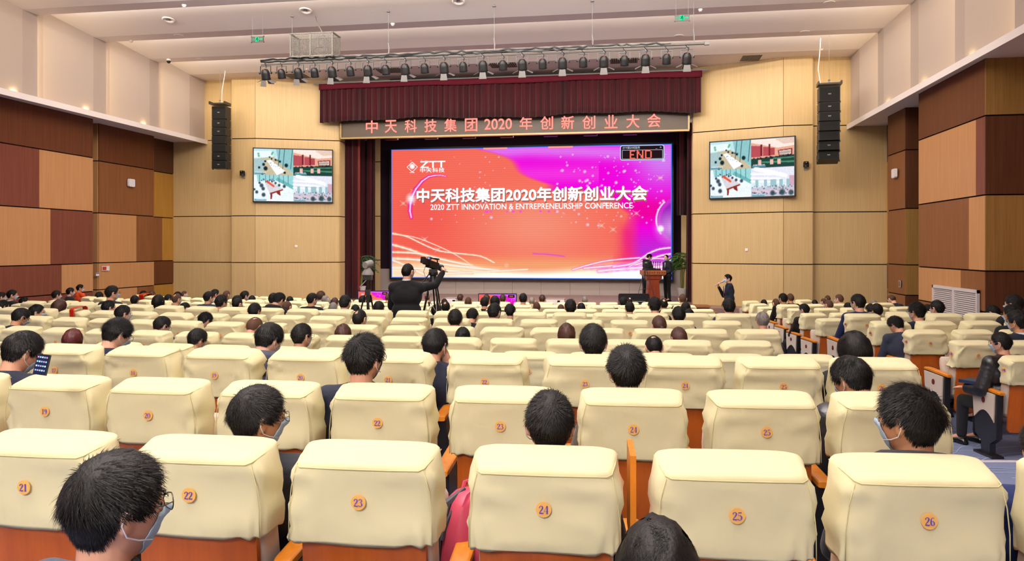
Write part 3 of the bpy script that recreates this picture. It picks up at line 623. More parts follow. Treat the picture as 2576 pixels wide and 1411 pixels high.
def conf_img(w,h):
    c=Cv(w,h,'#e8f2f4'); P=c.poly; L=c.line; D=c.disc; rs=np.random.RandomState(9)
    def q(f,ox,oy):  # quadrant coordinates
        return [(ox+x*.5,oy+y*.5) for x,y in f]
    # top left: glass meeting room
    o=(0,0); P(q([(0,0),(1,0),(1,1),(0,1)],*o),'#bfe4ea'); P(q([(0,.4),(.5,.3),(1,.95),(1,1),(0,1)],*o),'#c9bb9c'); P(q([(0,.1),(.5,.08),(.5,.3),(0,.36)],*o),'#e9f6fa'); P(q([(.56,0),(1,0),(1,.93),(.62,.5)],*o),'#8fc4c8')
    for x in (.66,.78,.98): L(q([(x,0),(x-.05,.75)],*o),.006,'#1a3a40')
    P(q([(.33,.45),(.42,.42),(.8,.85),(.58,1)],*o),'#fbfdff'); P(q([(.02,.38),(.3,.4),(.2,.98),(0,1)],*o),'#a9c6c8')
    for x,y,r in ((.25,.6,.035),(.3,.75,.05),(.14,.72,.028),(.22,.95,.03),(.82,.62,.045),(.45,.38,.022),(.55,.42,.025),(.66,.48,.028),(.4,.32,.02),(.78,.9,.03)): D(o[0]+x*.5,o[1]+y*.5,r,'#14262c',.95,.4)
    D(.29*.5,.48*.5,.022,'#11151c',1,.3); D(.6*.5,.43*.5,.02,'#3a2a20',1,.3); D(.6*.5,.42*.5,.01,'#e8d0c0',1,.3)
    for x,y in ((.12,.2),(.48,.14),(.46,.2),(.13,.28)): D(x*.5,y*.5,.03,'#1d9a55',.8,.8)
    for i in range(12): x=.4+.28*rs.rand(); D(x*.5,(.5+.4*rs.rand()*(x-.3)/.4)*.5,.008,'#3a5a78',.8,.3)
    # top right: red hall with green tables
    o=(.5,0); P(q([(0,0),(1,0),(1,1),(0,1)],*o),'#e8a890'); P(q([(0,0),(1,0),(1,.28),(.62,.34),(0,.12)],*o),'#fbe6dc'); P(q([(.55,.03),(1,.0),(1,.2),(.75,.22)],*o),'#e6c8b8'); P(q([(0,.22),(.22,.25),(.22,.62),(0,.62)],*o),'#b85058'); P(q([(.28,.28),(.42,.3),(.42,.6),(.28,.6)],*o),'#b85058'); P(q([(.45,.33),(.55,.34),(.55,.58),(.45,.58)],*o),'#b04850')
    for x in (.24,.43): P(q([(x-.02,.2),(x+.02,.2),(x+.02,.6),(x-.02,.6)],*o),'#7a2830')
    P(q([(.62,.42),(.95,.38),(.95,.62),(.64,.62)],*o),'#8a3a3a'); P(q([(.65,.45),(.92,.42),(.92,.59),(.66,.59)],*o),'#f0dcd0'); L(q([(.68,.52),(.88,.5)],*o),.03,'#8a7a74',.6)
    P(q([(0,.68),(.25,.66),(1,.6),(1,1),(0,1)],*o),'#24463c'); P(q([(.25,.78),(1,.8),(1,.86),(.25,.84)],*o),'#4e8a6c'); P(q([(.5,.68),(1,.66),(1,.7),(.5,.73)],*o),'#4e8a6c')
    for x in (.2,.48,.65): P(q([(x-.04,.72),(x+.04,.72),(x+.04,.9),(x-.04,.9)],*o),'#f0b8b0')
    for i in range(26): x=.03+.9*rs.rand(); y=.66-.08*x+.05*rs.rand(); D(.5+x*.5,y*.5,.014,'#201a26',.95,.4)
    L(q([(0,1),(1,1)],*o),.004,'#7a4a8a')
    # bottom left: wooden boardroom table
    o=(0,.5); P(q([(0,0),(1,0),(1,1),(0,1)],*o),'#eaf4f8'); P(q([(.08,0),(1,0),(1,.5),(.55,.2),(.1,.25)],*o),'#9ad4d8'); P(q([(.55,.18),(1,.55),(1,.4),(.6,.08)],*o),'#5aa8a8',.7)
    for x in (.15,.3,.4,.5,.64,.75,.87): L(q([(x,0),(x,.25+.2*max(0,x-.5))],*o),.005,'#2a5a60')
    P(q([(.28,.3),(.46,.27),(.74,.52),(.4,.68)],*o),'#d8d4dc'); P(q([(.4,.68),(.74,.52),(.74,.57),(.42,.74)],*o),'#9a3a30'); P(q([(.42,.72),(.47,.7),(.46,.9),(.42,.92)],*o),'#8a3028'); P(q([(.56,.63),(.66,.6),(.68,.78),(.6,.72)],*o),'#8a3028'); L(q([(.32,.24),(.37,.28),(.5,.42)],*o),.022,'#e0502c')
    for x,y,r in ((.2,.4,.05),(.24,.52,.045),(.25,.75,.05),(.77,.42,.04),(.64,.38,.035),(.55,.3,.03),(.46,.24,.025),(.15,.3,.03),(.08,.65,.04),(.02,.55,.03)): D(x*.5,.5+y*.5,r,'#2c3a4a',.9,.5)
    for i in range(10): D((.15+.5*rs.rand())*.5,.5+(.15+.12*rs.rand())*.5,.013,'#2c3a58',.9,.4)
    # bottom right: washed out lecture hall
    o=(.5,.5); P(q([(0,0),(1,0),(1,1),(0,1)],*o),'#dceaf2'); P(q([(0,0),(1,0),(1,.34),(.6,.5),(0,.46)],*o),'#e4e4f0')
    for t in (.12,.26,.38): L(q([(0,t+.08),(.7,t+.14)],*o),.016,'#ffffff'); L(q([(.1,.02),(.8,.3)],*o),.03,'#ffffff')
    for x in (.1,.3,.45,.52,.66,.82): P(q([(x,.42),(x+.07,.42),(x+.07,.66),(x,.66)],*o),'#9cc0c8'); P(q([(.88,.3),(1,.3),(1,.7),(.88,.7)],*o),'#d0a8b8',.6)
    P(q([(0,.68),(1,.64),(1,1),(0,1)],*o),'#c4c4d4')
    for i in range(60): x=rs.rand(); y=.62+.3*rs.rand(); D(.5+x*.5,.5+y*.5,.013+.02*(y-.6),'#34505c',.7,.5)
    for i in range(14): x=.07+.07*i; y=.75+.03*(i%3); P(q([(x-.05,y),(x+.03,y-.01),(x+.03,y+.06),(x-.05,y+.07)],*o),'#e8c4d4',.9)
    for x,y,r in ((.5,.88,.06),(.72,.86,.07),(.92,.88,.06)): D(.5+x*.5,.5+y*.5,r,'#2c4448',.85,.5)
    for ox,oy,x1 in ((.01,.455,.15),(.51,.455,.67),(.01,.955,.16),(.51,.955,.66)): c.rect(ox,oy,x1,oy+.035,'#5a9ab0',.9)
    nz=rs.rand(h//2+1,w//2+1,3).repeat(2,0).repeat(2,1)[:h,:w]; c.a*=1+.09*(nz.mean(2,keepdims=True)-.5)+.05*(nz-.5); c.a[1:-1,1:-1]=(c.a[1:-1,1:-1]*2+c.a[2:,1:-1]+c.a[:-2,1:-1]+c.a[1:-1,2:]+c.a[1:-1,:-2])/6; return c.a*1.06
E_pic=vcol_mat('lit_screen_picture',.95)
E_w=emis('lit_white',(1,1,1),1.0); E_b=emis('lit_blue_white',(.7,.82,1),.9); E_k=emis('lit_dark',(.02,.008,.012),1); E_r=emis('lit_red_dots',(1,.18,.12),1.0); E_sh=emis('lit_letter_shadow',(.45,.12,.1),1)
# ---- the big LED wall
x0,x1=atY(985,540,YS-.15).x,atY(1690,540,YS-.15).x; zt_=atY(1690,362,YS-.15).z; zb_=atY(1690,703,YS-.15).z
W=x1-x0; Hh=zt_-zb_; led=empty('led_wall',((x0+x1)/2,YS-.15,(zt_+zb_)/2)); tag(led,'huge lit red and magenta screen with conference title on the stage back wall','screen')
o=ob('picture',picture('picture',screen_img(500,236),W,Hh,E_pic),led,(0,-.03,0))
mb=MB(); t=.07
for x,z,sx,sz in ((0,Hh/2+t/2,W+2*t,t),(0,-Hh/2-t/2,W+2*t,t),(-W/2-t/2,0,t,Hh),(W/2+t/2,0,t,Hh)): mb.box((x,0,z),(sx,.14,sz))
mb.box((0,.04,0),(W,.05,Hh)); mb.obj('frame',[M_black],led,smooth=False)
def spx(px,py):   # screen picture: pixel -> local coordinates of the LED wall
    p=atY(px,py,YS-.19); return p.x-(x0+x1)/2,p.z-(zt_+zb_)/2
def heavy(me,dx,dz=0,n=4):
    v=np.empty(len(me.vertices)*3); me.vertices.foreach_get('co',v); v=v.reshape(-1,3); ps=[tuple(p.vertices) for p in me.polygons]; V=[];Fc=[]
    for k in range(n):
        a=2*pi*k/n+.4; q=v.copy(); q[:,0]+=dx*math.cos(a); q[:,2]+=(dz or dx)*math.sin(a); q[:,1]+=.0004*k; b=len(V); V+=q.tolist(); Fc+=[tuple(i+b for i in p) for p in ps]
    m2=bpy.data.meshes.new(me.name); m2.from_pydata(V,[],Fc); m2.materials.append(me.materials[0]); return m2
def stext(name,txt,pa,pb,m,bold=0,y=-.04,sx=1,parent=led,spacing=1):
    ax,az=spx(*pa); bx,bz=spx(*pb); me=text_mesh(txt,1,m,bold=0,extrude=.001,sx=sx,spacing=spacing); fit_text(me,ax,bx,bz,az,0)
    if bold>=.02: me=heavy(me,(az-bz)*bold*(1.25 if len(txt)<20 else 1.0),n=6)
    v=np.empty(len(me.vertices)*3); me.vertices.foreach_get('co',v); v=v.reshape(-1,3); v[:,1]=v[:,1]*.2; me.vertices.foreach_set('co',v.ravel())
    return ob(name,me,parent,(0,y,0))
T1='中天科技集团2020年创新创业大会'
ax,_=spx(1049,0)
stext('title_shadow',T1,(1051,479),(1629,507),E_sh,bold=.028,y=-.036)
stext('title_lettering',T1,(1049,475),(1627,503),E_w,bold=.03,y=-.045)
stext('subtitle_lettering','2020 ZTT INNOVATION & ENTREPRENEURSHIP CONFERENCE',(1083,514),(1591,524),E_w,bold=.022,y=-.045)
stext('logo_lettering','ZTT',(1057,406),(1120,421),E_w,bold=.03,y=-.045)
stext('logo_chinese_lettering','中天科技',(1057,423),(1118,433),E_w,bold=.02,y=-.045,spacing=1.1)
mb=MB(); cx,cz=spx(1037,420); s=.245
def lens(k): return [(cx+k*s*x,cz+k*s*z) for x,z in [(math.cos(a)*abs(math.cos(a))**.25*1.0,math.sin(a)*.88) for a in np.linspace(0,2*pi,33)[:-1]]]
dm=lambda k:[(cx+s*k*x,cz+s*k*z) for x,z in ((-1.02,0),(-.9,.1),(-.15,.82),(0,.88),(.15,.82),(.9,.1),(1.02,0),(.9,-.1),(.15,-.82),(0,-.88),(-.15,-.82),(-.9,-.1))]
o_,i_=dm(1),dm(.86); n=12; mb.add([(x,-.04,z) for x,z in o_]+[(x,-.04,z) for x,z in i_],[(i,(i+1)%n,(i+1)%n+n,i+n) for i in range(n)])
def ringp(ra,rb,dz=.1,nn=28):
    A=[(cx+s*ra*math.cos(a),-.042,cz+s*(dz+ra*math.sin(a))) for a in np.linspace(0,2*pi,nn+1)[:-1]]; B=[(cx+s*rb*math.cos(a),-.042,cz+s*(dz+rb*math.sin(a))) for a in np.linspace(0,2*pi,nn+1)[:-1]]
    mb.add(A+B,[(i,(i+1)%nn,(i+1)%nn+nn,i+nn) for i in range(nn)])
ringp(.48,.42); ringp(.36,.01); mb.obj('eye_shaped_logo',[E_w],led,smooth=False,fixn=False)
stext('logo_small_lettering','中天',(1031,432.5),(1043,435.5),E_w,bold=.02,y=-.045)
# countdown window
ax,az=spx(1560,366); bx,bz=spx(1671,402)
def rr(x0,z0,x1,z1,r,y,m,nm,par=led):
    P=[]; 
    for cx_,cz_,a0 in ((x1-r,z1-r,0),(x0+r,z1-r,90),(x0+r,z0+r,180),(x1-r,z0+r,270)): P+=[(cx_+r*math.cos(R_(a0+a)),cz_+r*math.sin(R_(a0+a))) for a in range(0,91,18)]
    mb=MB(); mb.prism(P,y-.004,y); return mb.obj(nm,[m],par,smooth=False)
rr(ax,bz,bx,az,.09,-.045,E_b,'countdown_rim'); rr(ax+.03,bz+.03,bx-.03,az-.03,.07,-.055,E_k,'countdown_window')
q0x,q0z=spx(1565,378); q1x,q1z=spx(1667,399); rr(q0x,q1z,q1x,q0z,.01,-.06,E_b,'countdown_box_rim'); rr(q0x+.015,q1z+.015,q1x-.015,q0z-.015,.01,-.066,E_k,'countdown_box')
stext('countdown_title','ZTT倒计时软件',(1566,369),(1610,375),E_b,bold=.0,y=-.065); stext('countdown_buttons','_  ×',(1649,369),(1664,374),E_b,bold=.0,y=-.065)
DOT={'E':['1111','1000','1000','1110','1000','1000','1111'],'N':['10001','11001','11001','10101','10011','10011','10001'],'D':['11110','10001','10001','10001','10001','10001','11110']}
mb=MB(); e0x,e0z=spx(1586,380); e1x,e1z=spx(1641,398); dx=(e1x-e0x)/16.5; dz=(e0z-e1z)/6; cxx=e0x
for ch in 'END':
    for j,row in enumerate(DOT[ch]):
        for i,b in enumerate(row):
            if b=='1': mb.lathe([(.034,0),(.001,.002)],c=(cxx+i*dx,-.078,e0z-j*dz),n=7,M=Matrix.Rotation(pi/2,4,'X').to_3x3())
    cxx+=(len(DOT[ch][0])+1.25)*dx
mb.obj('countdown_letters',[E_r],led,smooth=False,fixn=False)
mb=MB()
for a,b in ((1216,1276),(1379,1441)):
    axx,azz=spx(a,374.0); bxx,_=spx(b,372); zz=Hh/2-.04; mb.box(((axx+bxx)/2,-.04,zz),(bxx-axx,.004,.07))
mb.obj('red_bar',[emis('lit_orange_red',(1,.35,.25),1)],led,smooth=False)
# ---- LED text banner over the opening
M_led=mat('led_matrix_panel','#4a3d33',.45,.4,noise=((60,60,60),.3,.7),c2='#54463a'); M_brass=mat('brushed_brass_frame','#8a7650',.35,.5,metal=.6)
YB=26.95; b0=atY(862,347,YB); b1=atY(1730,328,YB); bw=b1.x-b0.x; bh=.93; ban=empty('led_banner',((b0.x+b1.x)/2,YB,b0.z+bh/2)); tag(ban,'long dark LED strip with red Chinese lettering above the stage','sign')
mb=MB(); mb.box((0,0,0),(bw,.16,bh)); mb.obj('panel',[M_led],ban,smooth=False)
mb=MB(); mb.box((0,-.02,-bh/2-.03),(bw+.1,.2,.06)); mb.box((-bw/2-.03,-.02,0),(.06,.2,bh)); mb.box((bw/2+.03,-.02,0),(.06,.2,bh)); mb.obj('frame',[M_brass],ban,smooth=False)
mb=MB(); mb.box((0,.12,bh/2+.9),(9,.06,2.4)); mb.obj('hanger',[M_metal],ban,smooth=False)
E_ban=emis('lit_red_lettering',(1,.42,.34),1.0); E_rim=emis('lit_red_rim',(.85,.08,.05),1.0)
chs='中天科技集团年创新创业大会'; pxs=[935,983,1033,1083,1133,1185,1323,1375,1428,1481,1537,1592,1645]; pys=[319,318,317,316,315,314,310,309,308,307.5,306,305,303]
def btxt(ch,px,py,wd,hg):
    p=atY(px,py,YB-.1); x=p.x-ban.location.x; z=p.z-ban.location.z
    for nm,mt,bo,yy in (('letter_rim',E_rim,.016,-.084),('letter',E_ban,.006,-.09)):
        me=text_mesh(ch,1,mt,extrude=.001)
        fit_text(me,x-wd/2,x+wd/2,z-hg/2,z+hg/2); me=heavy(me,bo,n=6); v=np.empty(len(me.vertices)*3); me.vertices.foreach_get('co',v); v=v.reshape(-1,3); v[:,1]*=.2; me.vertices.foreach_set('co',v.ravel()); ob(nm,me,ban,(0,yy,0))
for ch,px,py in zip(chs,pxs,pys): btxt(ch,px,py,.45,.46)
btxt('2020',1253,312,1.0,.38)
# ---- video walls on both sides
conf=picture('picture',conf_img(260,160),1,1,E_pic)
def tvset(cs,label,nudge):
    """cs: pixel corners left/right at top and bottom ; lies on the splayed wall"""
    s=-1 if cs[0][0]<1288 else 1
    A=Vector((XM+s*(HH-.9),YH,0)); B=Vector((XM+s*HP,YP,0)); d=(B-A).normalized(); nrm=Vector((d.y,-d.x,0)); 
    if nrm.y>0: nrm=-nrm
    off=nrm*.09
    def hit(px,py):
        u=(px-HX)/F; o=cam2w(u,1,0); Pp=A+off; den=o.x*d.y-o.y*d.x; t=(Pp.x*d.y-Pp.y*d.x)/den; return at(px,py,t)
    (l,lt,lb),(r,rt,rb)=cs; p0,p1=hit(l,lt),hit(r,rt); q0,q1=hit(l,lb),hit(r,rb)
    W=(p1-p0).to_2d().length; zt=(p0.z+p1.z)/2; zb=(q0.z+q1.z)/2; c=(p0+p1)/2; e=p1-p0
    t=empty('video_wall',(c.x,c.y,(zt+zb)/2),math.atan2(e.y,e.x)); tag(t,label,'screen','wall screens showing video conference rooms')
    H=zt-zb; o=ob('picture',conf,t,(0,-.045,0)); o.scale=(W-.06,1,H-.06)
    mb=MB()
    for x,z,a,b in ((0,H/2-.02,W,.04),(0,-H/2+.02,W,.04),(-W/2+.02,0,.04,H),(W/2-.02,0,.04,H)): mb.box((x,0,z),(a,.11,b))
    mb.box((0,.02,0),(W,.06,H)); mb.obj('frame',[M_black],t,smooth=False)
    for tx,ax,az in (('中天科技北京分公司',-.42,.05),('中天黄海大酒店 如东',.085,.05),('江苏如东新能源分会场',-.41,-.455),('中天科技海缆 大礼堂',.08,-.455)):
        me=text_mesh(tx,1,E_w,bold=.01,extrude=.001); x=ax*W*.98; z=az*H*.98; fit_text(me,x-.06*W,x+.075*W,z-.0125*H,z+.0125*H); v=np.empty(len(me.vertices)*3); me.vertices.foreach_get('co',v); v=v.reshape(-1,3); v[:,1]*=.1; me.vertices.foreach_set('co',v.ravel()); ob('caption',me,t,(0,-.05,0))
    return t
tvset([(636,371,508),(838,377,511)],'wall screen with four video conference pictures, left of the stage',0)
tvset([(1785,358,501),(2002,340,495)],'wall screen with four video conference pictures, right of the stage',0)
# ---- small monitors at the foot of the stage
moni=picture('picture',screen_img(150,84),1,1,E_pic)
def monitor(pxa,pya,pxb,d,label,hgt):
    a=at(pxa,pya,d); b=at(pxb,pya,d); w_=(b-a).length; t=empty('floor_monitor',((a.x+b.x)/2,(a.y+b.y)/2,0),math.atan2(b.y-a.y,b.x-a.x)); tag(t,label,'monitor')
    top=a.z; zc=top-hgt/2; o=ob('picture',moni,t,(0,-.04,zc)); o.scale=(w_-.05,1,hgt-.05)
    mb=MB(); mb.box((0,0,zc),(w_,.06,hgt)); mb.obj('housing',[M_black],t,smooth=False)
    mb=MB(); mb.box((0,.1,.02),(.6,.4,.04)); mb.tube([(-.15,.06,.03),(-.15,.04,zc)],.02,6); mb.tube([(.15,.06,.03),(.15,.04,zc)],.02,6); mb.obj('stand',[M_metal],t,smooth=False)
    def tt(txt,x,z,w2,h2,m):
        me=text_mesh(txt,1,m,bold=.02,extrude=.001); fit_text(me,x-w2/2,x+w2/2,z-h2/2,z+h2/2); v=np.empty(len(me.vertices)*3); me.vertices.foreach_get('co',v); v=v.reshape(-1,3); v[:,1]*=.05; me.vertices.foreach_set('co',v.ravel()); ob('lettering',me,t,(0,-.046,0))
    tt(T1,-.0,zc-.13*hgt*1.0,w_*.8,.075,E_w); tt('ZTT',-w_*.34,zc+hgt*.3,.1,.05,E_w)
    mb=MB(); mb.box((w_*.36,-.043,zc+hgt*.36),(w_*.17,.004,hgt*.14)); mb.obj('countdown_window',[E_k],t,smooth=False); tt('END',w_*.36,zc+hgt*.36,w_*.09,.04,E_r)
    return t
monitor(900,731,980,24.6,'lit floor monitor showing the red title picture, behind the tripod left of the stage',.62)
monitor(1203,738,1300,24.0,'lit floor monitor showing the red title picture, below the middle of the stage',.64)
# big black display seen from behind
a=at(1556,738.5,23.6); b=at(1634,738.5,23.6); t=empty('prompter_display',((a.x+b.x)/2,(a.y+b.y)/2,0),math.atan2(b.y-a.y,b.x-a.x)); tag(t,'black display seen from behind, standing in front of the lectern','monitor'); w_=(b-a).length; zc=a.z-.3
mb=MB(); mb.prism([(-w_/2,-.3),(w_/2,-.3),(w_/2,.26),(w_/2-.03,.3),(-w_/2+.03,.3),(-w_/2,.26)],0,.06); mb.obj('housing',[M_black],t,(2)).location=(0,0,zc)
mb=MB(); mb.prism([(-w_/2+.1,-.25),(w_/2-.1,-.25),(w_/2-.14,.12),(-w_/2+.14,.12)],-.06,0); mb.obj('rear_cover',[M_metal],t,2).location=(0,0,zc)
mb=MB(); [mb.box((0,-.065,z),(w_*.7,.01,.012)) for z in (.06,-.02,-.1)]; mb.obj('vent_slot',[M_grey],t,False).location=(0,0,zc)
mb=MB(); mb.box((0,.03,.02),(.7,.4,.04)); mb.tube([(-.2,.03,.03),(-.2,.03,zc)],.02,6); mb.tube([(.2,.03,.03),(.2,.03,zc)],.02,6); mb.obj('stand',[M_metal],t,False)
# ================================================================ rigging and ceiling fixtures
def wire(mb,p,q,r=.006): mb.tube([p,q],r,5,cap=False)
YT=19.5; ZT=EYE+5.12
bar=empty('lighting_bar',(0,YT,ZT)); tag(bar,'long lighting pipe hung under the ceiling on thin wires, carrying the spotlights','lighting rig')
xa,xb=atY(657,162,YT).x,atY(1780,116,YT).x
mb=MB(); mb.tube([(xa,0,0),(xb,0,0)],.032,10); mb.tube([(xa,0,-.09),(xb-.45,0,-.09)],.02,6); [mb.box((xb-.02,0,0),(.12,.08,.08))]; mb.obj('pipe',[mat('dark_grey_pipe','#55524e',.4,.5)],bar)
mb=MB(); rnd=random.Random(4); pts=[(xa+(xb-.9-xa)*i/90,-.03+rnd.uniform(-.015,.015),.035+rnd.uniform(-.02,.03)) for i in range(91)]; mb.tube(pts,.022,6)
pts=[(xa+(xb-3-xa)*i/80,-.04+rnd.uniform(-.02,.02),-.03+rnd.uniform(-.02,.03)) for i in range(81)]; mb.tube(pts,.017,6); mb.obj('cable_bundle',[M_black],bar)
for px in (735,977,1243,1490,1745):
    x=atY(px,130,YT).x; mb=MB(); wire(mb,(x,0,0),(x,0,CEIL-ZT+.13),.005); mb.lathe([(.001,0),(.05,.01),(.05,.03),(.02,.05)],c=(x,0,CEIL-ZT+.05)); mb.tube([(x+.01,0,.04),(x+.02,.01,.2),(x-.01,0,.36)],.009,5); mb.obj('suspension_wire',[M_steel],bar)
def par_parts():
    mb=MB(); mb.lathe([(.02,.14),(.07,.125),(.1,.08),(.115,.02),(.118,-.1),(.125,-.13),(.118,-.15),(.1,-.15)],n=18); body=mb.mesh('lamp_housing',[M_black],2,True)
    mb=MB()
    for s in (-1,1): mb.box((s*.15,0,.075),(.012,.035,.2)); mb.lathe([(.028,0),(.028,.03),(.01,.035)],c=(s*.155,0,-.01),n=8,M=Matrix.Rotation(s*pi/2,4,'Y').to_3x3())
    mb.box((0,0,.18),(.31,.035,.014)); mb.box((0,0,.22),(.03,.05,.08)); yoke=mb.mesh('yoke',[M_metal],False,True)
    mb=MB(); q=Matrix.Rotation(pi/2,4,'Z')
    mb.add([(-.075,-.0,0),(.075,0,0),(.1,-.02,-.17),(-.1,-.02,-.17)],[(0,1,2,3)]); door=mb.mesh('barn_door_leaf',[mat('barn_door_metal','#5b5552',.4,.5)],False)
    mb=MB(); mb.lathe([(.014,0),(.014,.01),(.001,.011)],n=8); led=mb.mesh('red_indicator',[E_r],False)
    return body,yoke,door,led
PB,PY,PD,PL=par_parts()
lx=[668,708,750,791,835,881,925,970,1019,1068,1117,1165,1215,1265,1314,1365,1415,1467,1519,1571,1624,1677,1728]
for i,px in enumerate(lx):
    x=atY(px,150,YT).x; big=i%2==0; t=empty('stage_spotlight',(x,YT,ZT-.33),0,1.0 if big else .9)
    tag(t,'black stage spotlight %s, %s from the left on the bar'%('with metal barn doors' if big else 'without barn doors',ordn(i+1)),'spotlight','black spotlights on the lighting bar')
    ob('yoke',PY,t,(0,0,.02)); tilt=R_(22); yaw=R_([-22,-14,-16,-26,-12,-8,-10,4,-8,0,0,-3,0,2,0,-3,0,2,0,0,0,2,0][i]); h=ob('lamp_housing',PB,t,(0,0,-.02),(tilt,-yaw*.35,yaw*.5)); ob('red_indicator',PL,h,(.01,-.055,.125),(R_(60),0,0))
    mb=MB(); mb.tube([(.02,-.02,.14),(.05,-.05,.2),(-.02,-.03,.28),(-.04,0,.34)],.009,5); mb.obj('lead',[M_black],t)
    if big:
        for k,(ang,op) in enumerate(((0,12),(90,58),(180,20),(270,58))):
            o=ob('barn_door_leaf',PD,h); o.matrix_local=Matrix.Rotation(R_(ang),4,'Z')@Matrix.Translation((0,-.11,-.15))@Matrix.Rotation(R_(-op),4,'X')
# wire cage on the bar
ca=atY(733,157,YT-.1); cb=atY(838,153,YT-.1); cw=cb.x-ca.x; ch=.62; cdp=.5; t=empty('cable_cage',((ca.x+cb.x)/2,YT+.1,ZT+.06)); tag(t,'grey wire mesh box full of cables on top of the lighting bar','cage')
mb=MB(); 
for x in (-cw/2,-.03,cw/2):
    for y in (-cdp/2,cdp/2): mb.box((x,y,ch/2),(.03,.03,ch))
for z in (0,ch):
    for y in (-cdp/2,cdp/2): mb.box((0,y,z),(cw+.06,.03,.03))
    for x in (-cw/2,cw/2): mb.box((x,0,z),(.03,cdp,.03))
M_cage=mat('cage_steel','#5f5a52',.5,.4); mb.obj('frame',[M_cage],t,smooth=False)
mb=MB()
for y in (-cdp/2,cdp/2):
    for i in range(1,30): mb.box((-cw/2+cw*i/30,y,ch/2),(.0045,.004,ch))
    for i in range(1,16): mb.box((0,y,ch*i/16),(cw,.004,.0045))
for x in (-cw/2,cw/2):
    for i in range(1,13): mb.box((x,-cdp/2+cdp*i/13,ch/2),(.004,.0045,ch))
    for i in range(1,16): mb.box((x,0,ch*i/16),(.004,cdp,.0045))
for i in range(1,30): mb.box((-cw/2+cw*i/30,0,0),(.0045,cdp,.004))
o=mb.obj('wire_mesh',[M_cage],t,smooth=False); o['kind']='stuff'
mb=MB(); r=.014
mb.tube([(-.05,.1,CEIL-ZT+.1),(.02,.05,1.0),(.15,0,.8),(.28,0,.55),(.3,0,.4),(.22,0,.3),(.02,0,.3),(-.1,0,.2),(-.2,0,.06),(-.3,0,.04),(-.42,0,.12),(-.5,0,.1)],.016,6)
mb.tube([(-.5,.05,.03),(-.42,.05,.16),(-.3,.05,.03),(-.15,.05,.03),(-.05,0,.2),(.1,0,.12),(.25,.05,.03),(.5,0,.1)],r,6); mb.obj('cable',[mat('grey_cable','#6a625c',.6,.3)],t)
# line arrays
def array(pxc,pyt,pyb,wpx,Y,label,yaw,curve,wireoff):
    p=atY(pxc,pyt,Y); q=atY(pxc,pyb,Y); Ht=p.z-q.z; d=Y; W_=wpx/F*(Y*CT+ (p.x*-ST)); t=empty('line_array_speaker',(p.x,p.y,p.z),yaw); tag(t,label,'loudspeaker','hanging black line array loudspeakers')
    mb=MB(); mb.box((0,.1,.0),(W_+.06,.5,.05)); [mb.box((s*(W_/2+.02),.1,.03),(.04,.5,.1)) for s in (-1,1)]; mb.obj('rigging_frame',[M_metal],t,smooth=False)
    hs=[.21]+[.132]*5+[.13]; hs=[h/sum(hs)*(Ht-.06) for h in hs]; z=-.06; ang=0; y=0
    for i,h in enumerate(hs):
        ang=curve*i; c=empty('cabinet',(0,y,z-h/2)); c.parent=t; c.rotation_euler=(-ang,0,0)
        mb=MB(); mb.prism([(-W_/2,-h/2+.012),(W_/2,-h/2+.012),(W_/2,h/2-.012),(-W_/2,h/2-.012)],0,.42); mb.obj('enclosure',[M_black],c,smooth=False)
        mb=MB(); mb.box((0,-.006,0),(W_-.05,.014,h-.05)); mb.obj('grille',[mat('speaker_grille','#0c0c0e',.7,.3,bump=((500,500,500),.6,.004))],c,smooth=False)
        if i not in (3,4): me=text_mesh('TXT',1,mat('badge_grey','#b8b8b4',.4,.4),bold=.03,extrude=.001); fit_text(me,-.045,.045,-.016,.016); v=np.empty(len(me.vertices)*3); me.vertices.foreach_get('co',v); v=v.reshape(-1,3); v[:,1]*=.1; me.vertices.foreach_set('co',v.ravel()); ob('badge',me,c,(0,-.016,0))
        mb=MB(); [mb.box((s*(W_/2+.015),.12,-h/2),(.03,.06,.05)) for s in (-1,1)]; mb.obj('hinge_bracket',[M_metal],c,smooth=False)
        y+=math.sin(ang)*h; z-=h
    mb=MB(); wire(mb,(0,.1,0),(0,.1,CEIL-p.z+.32),.006); mb.lathe([(.04,0),(.02,.08),(.04,.1)],c=(0,.1,.05)); mb.obj('chain',[M_steel],t); mb=MB(); mb.tube([(wireoff,.1,.02),(wireoff*1.3,.1,.5),(wireoff*1.1+.1*(wireoff>0),.1,1.0),(wireoff*1.0+.14*(wireoff>0),.1,CEIL-p.z+.1)],.012,6); mb.obj('white_cable',[M_white],t)
array(550,262,424,36,24.9,'black line array of seven cabinets hanging left of the stage',R_(4),.0,.06)
array(2087,212,400,50,24.0,'black line array of seven cabinets hanging right of the stage',R_(-6),.045,-.24)
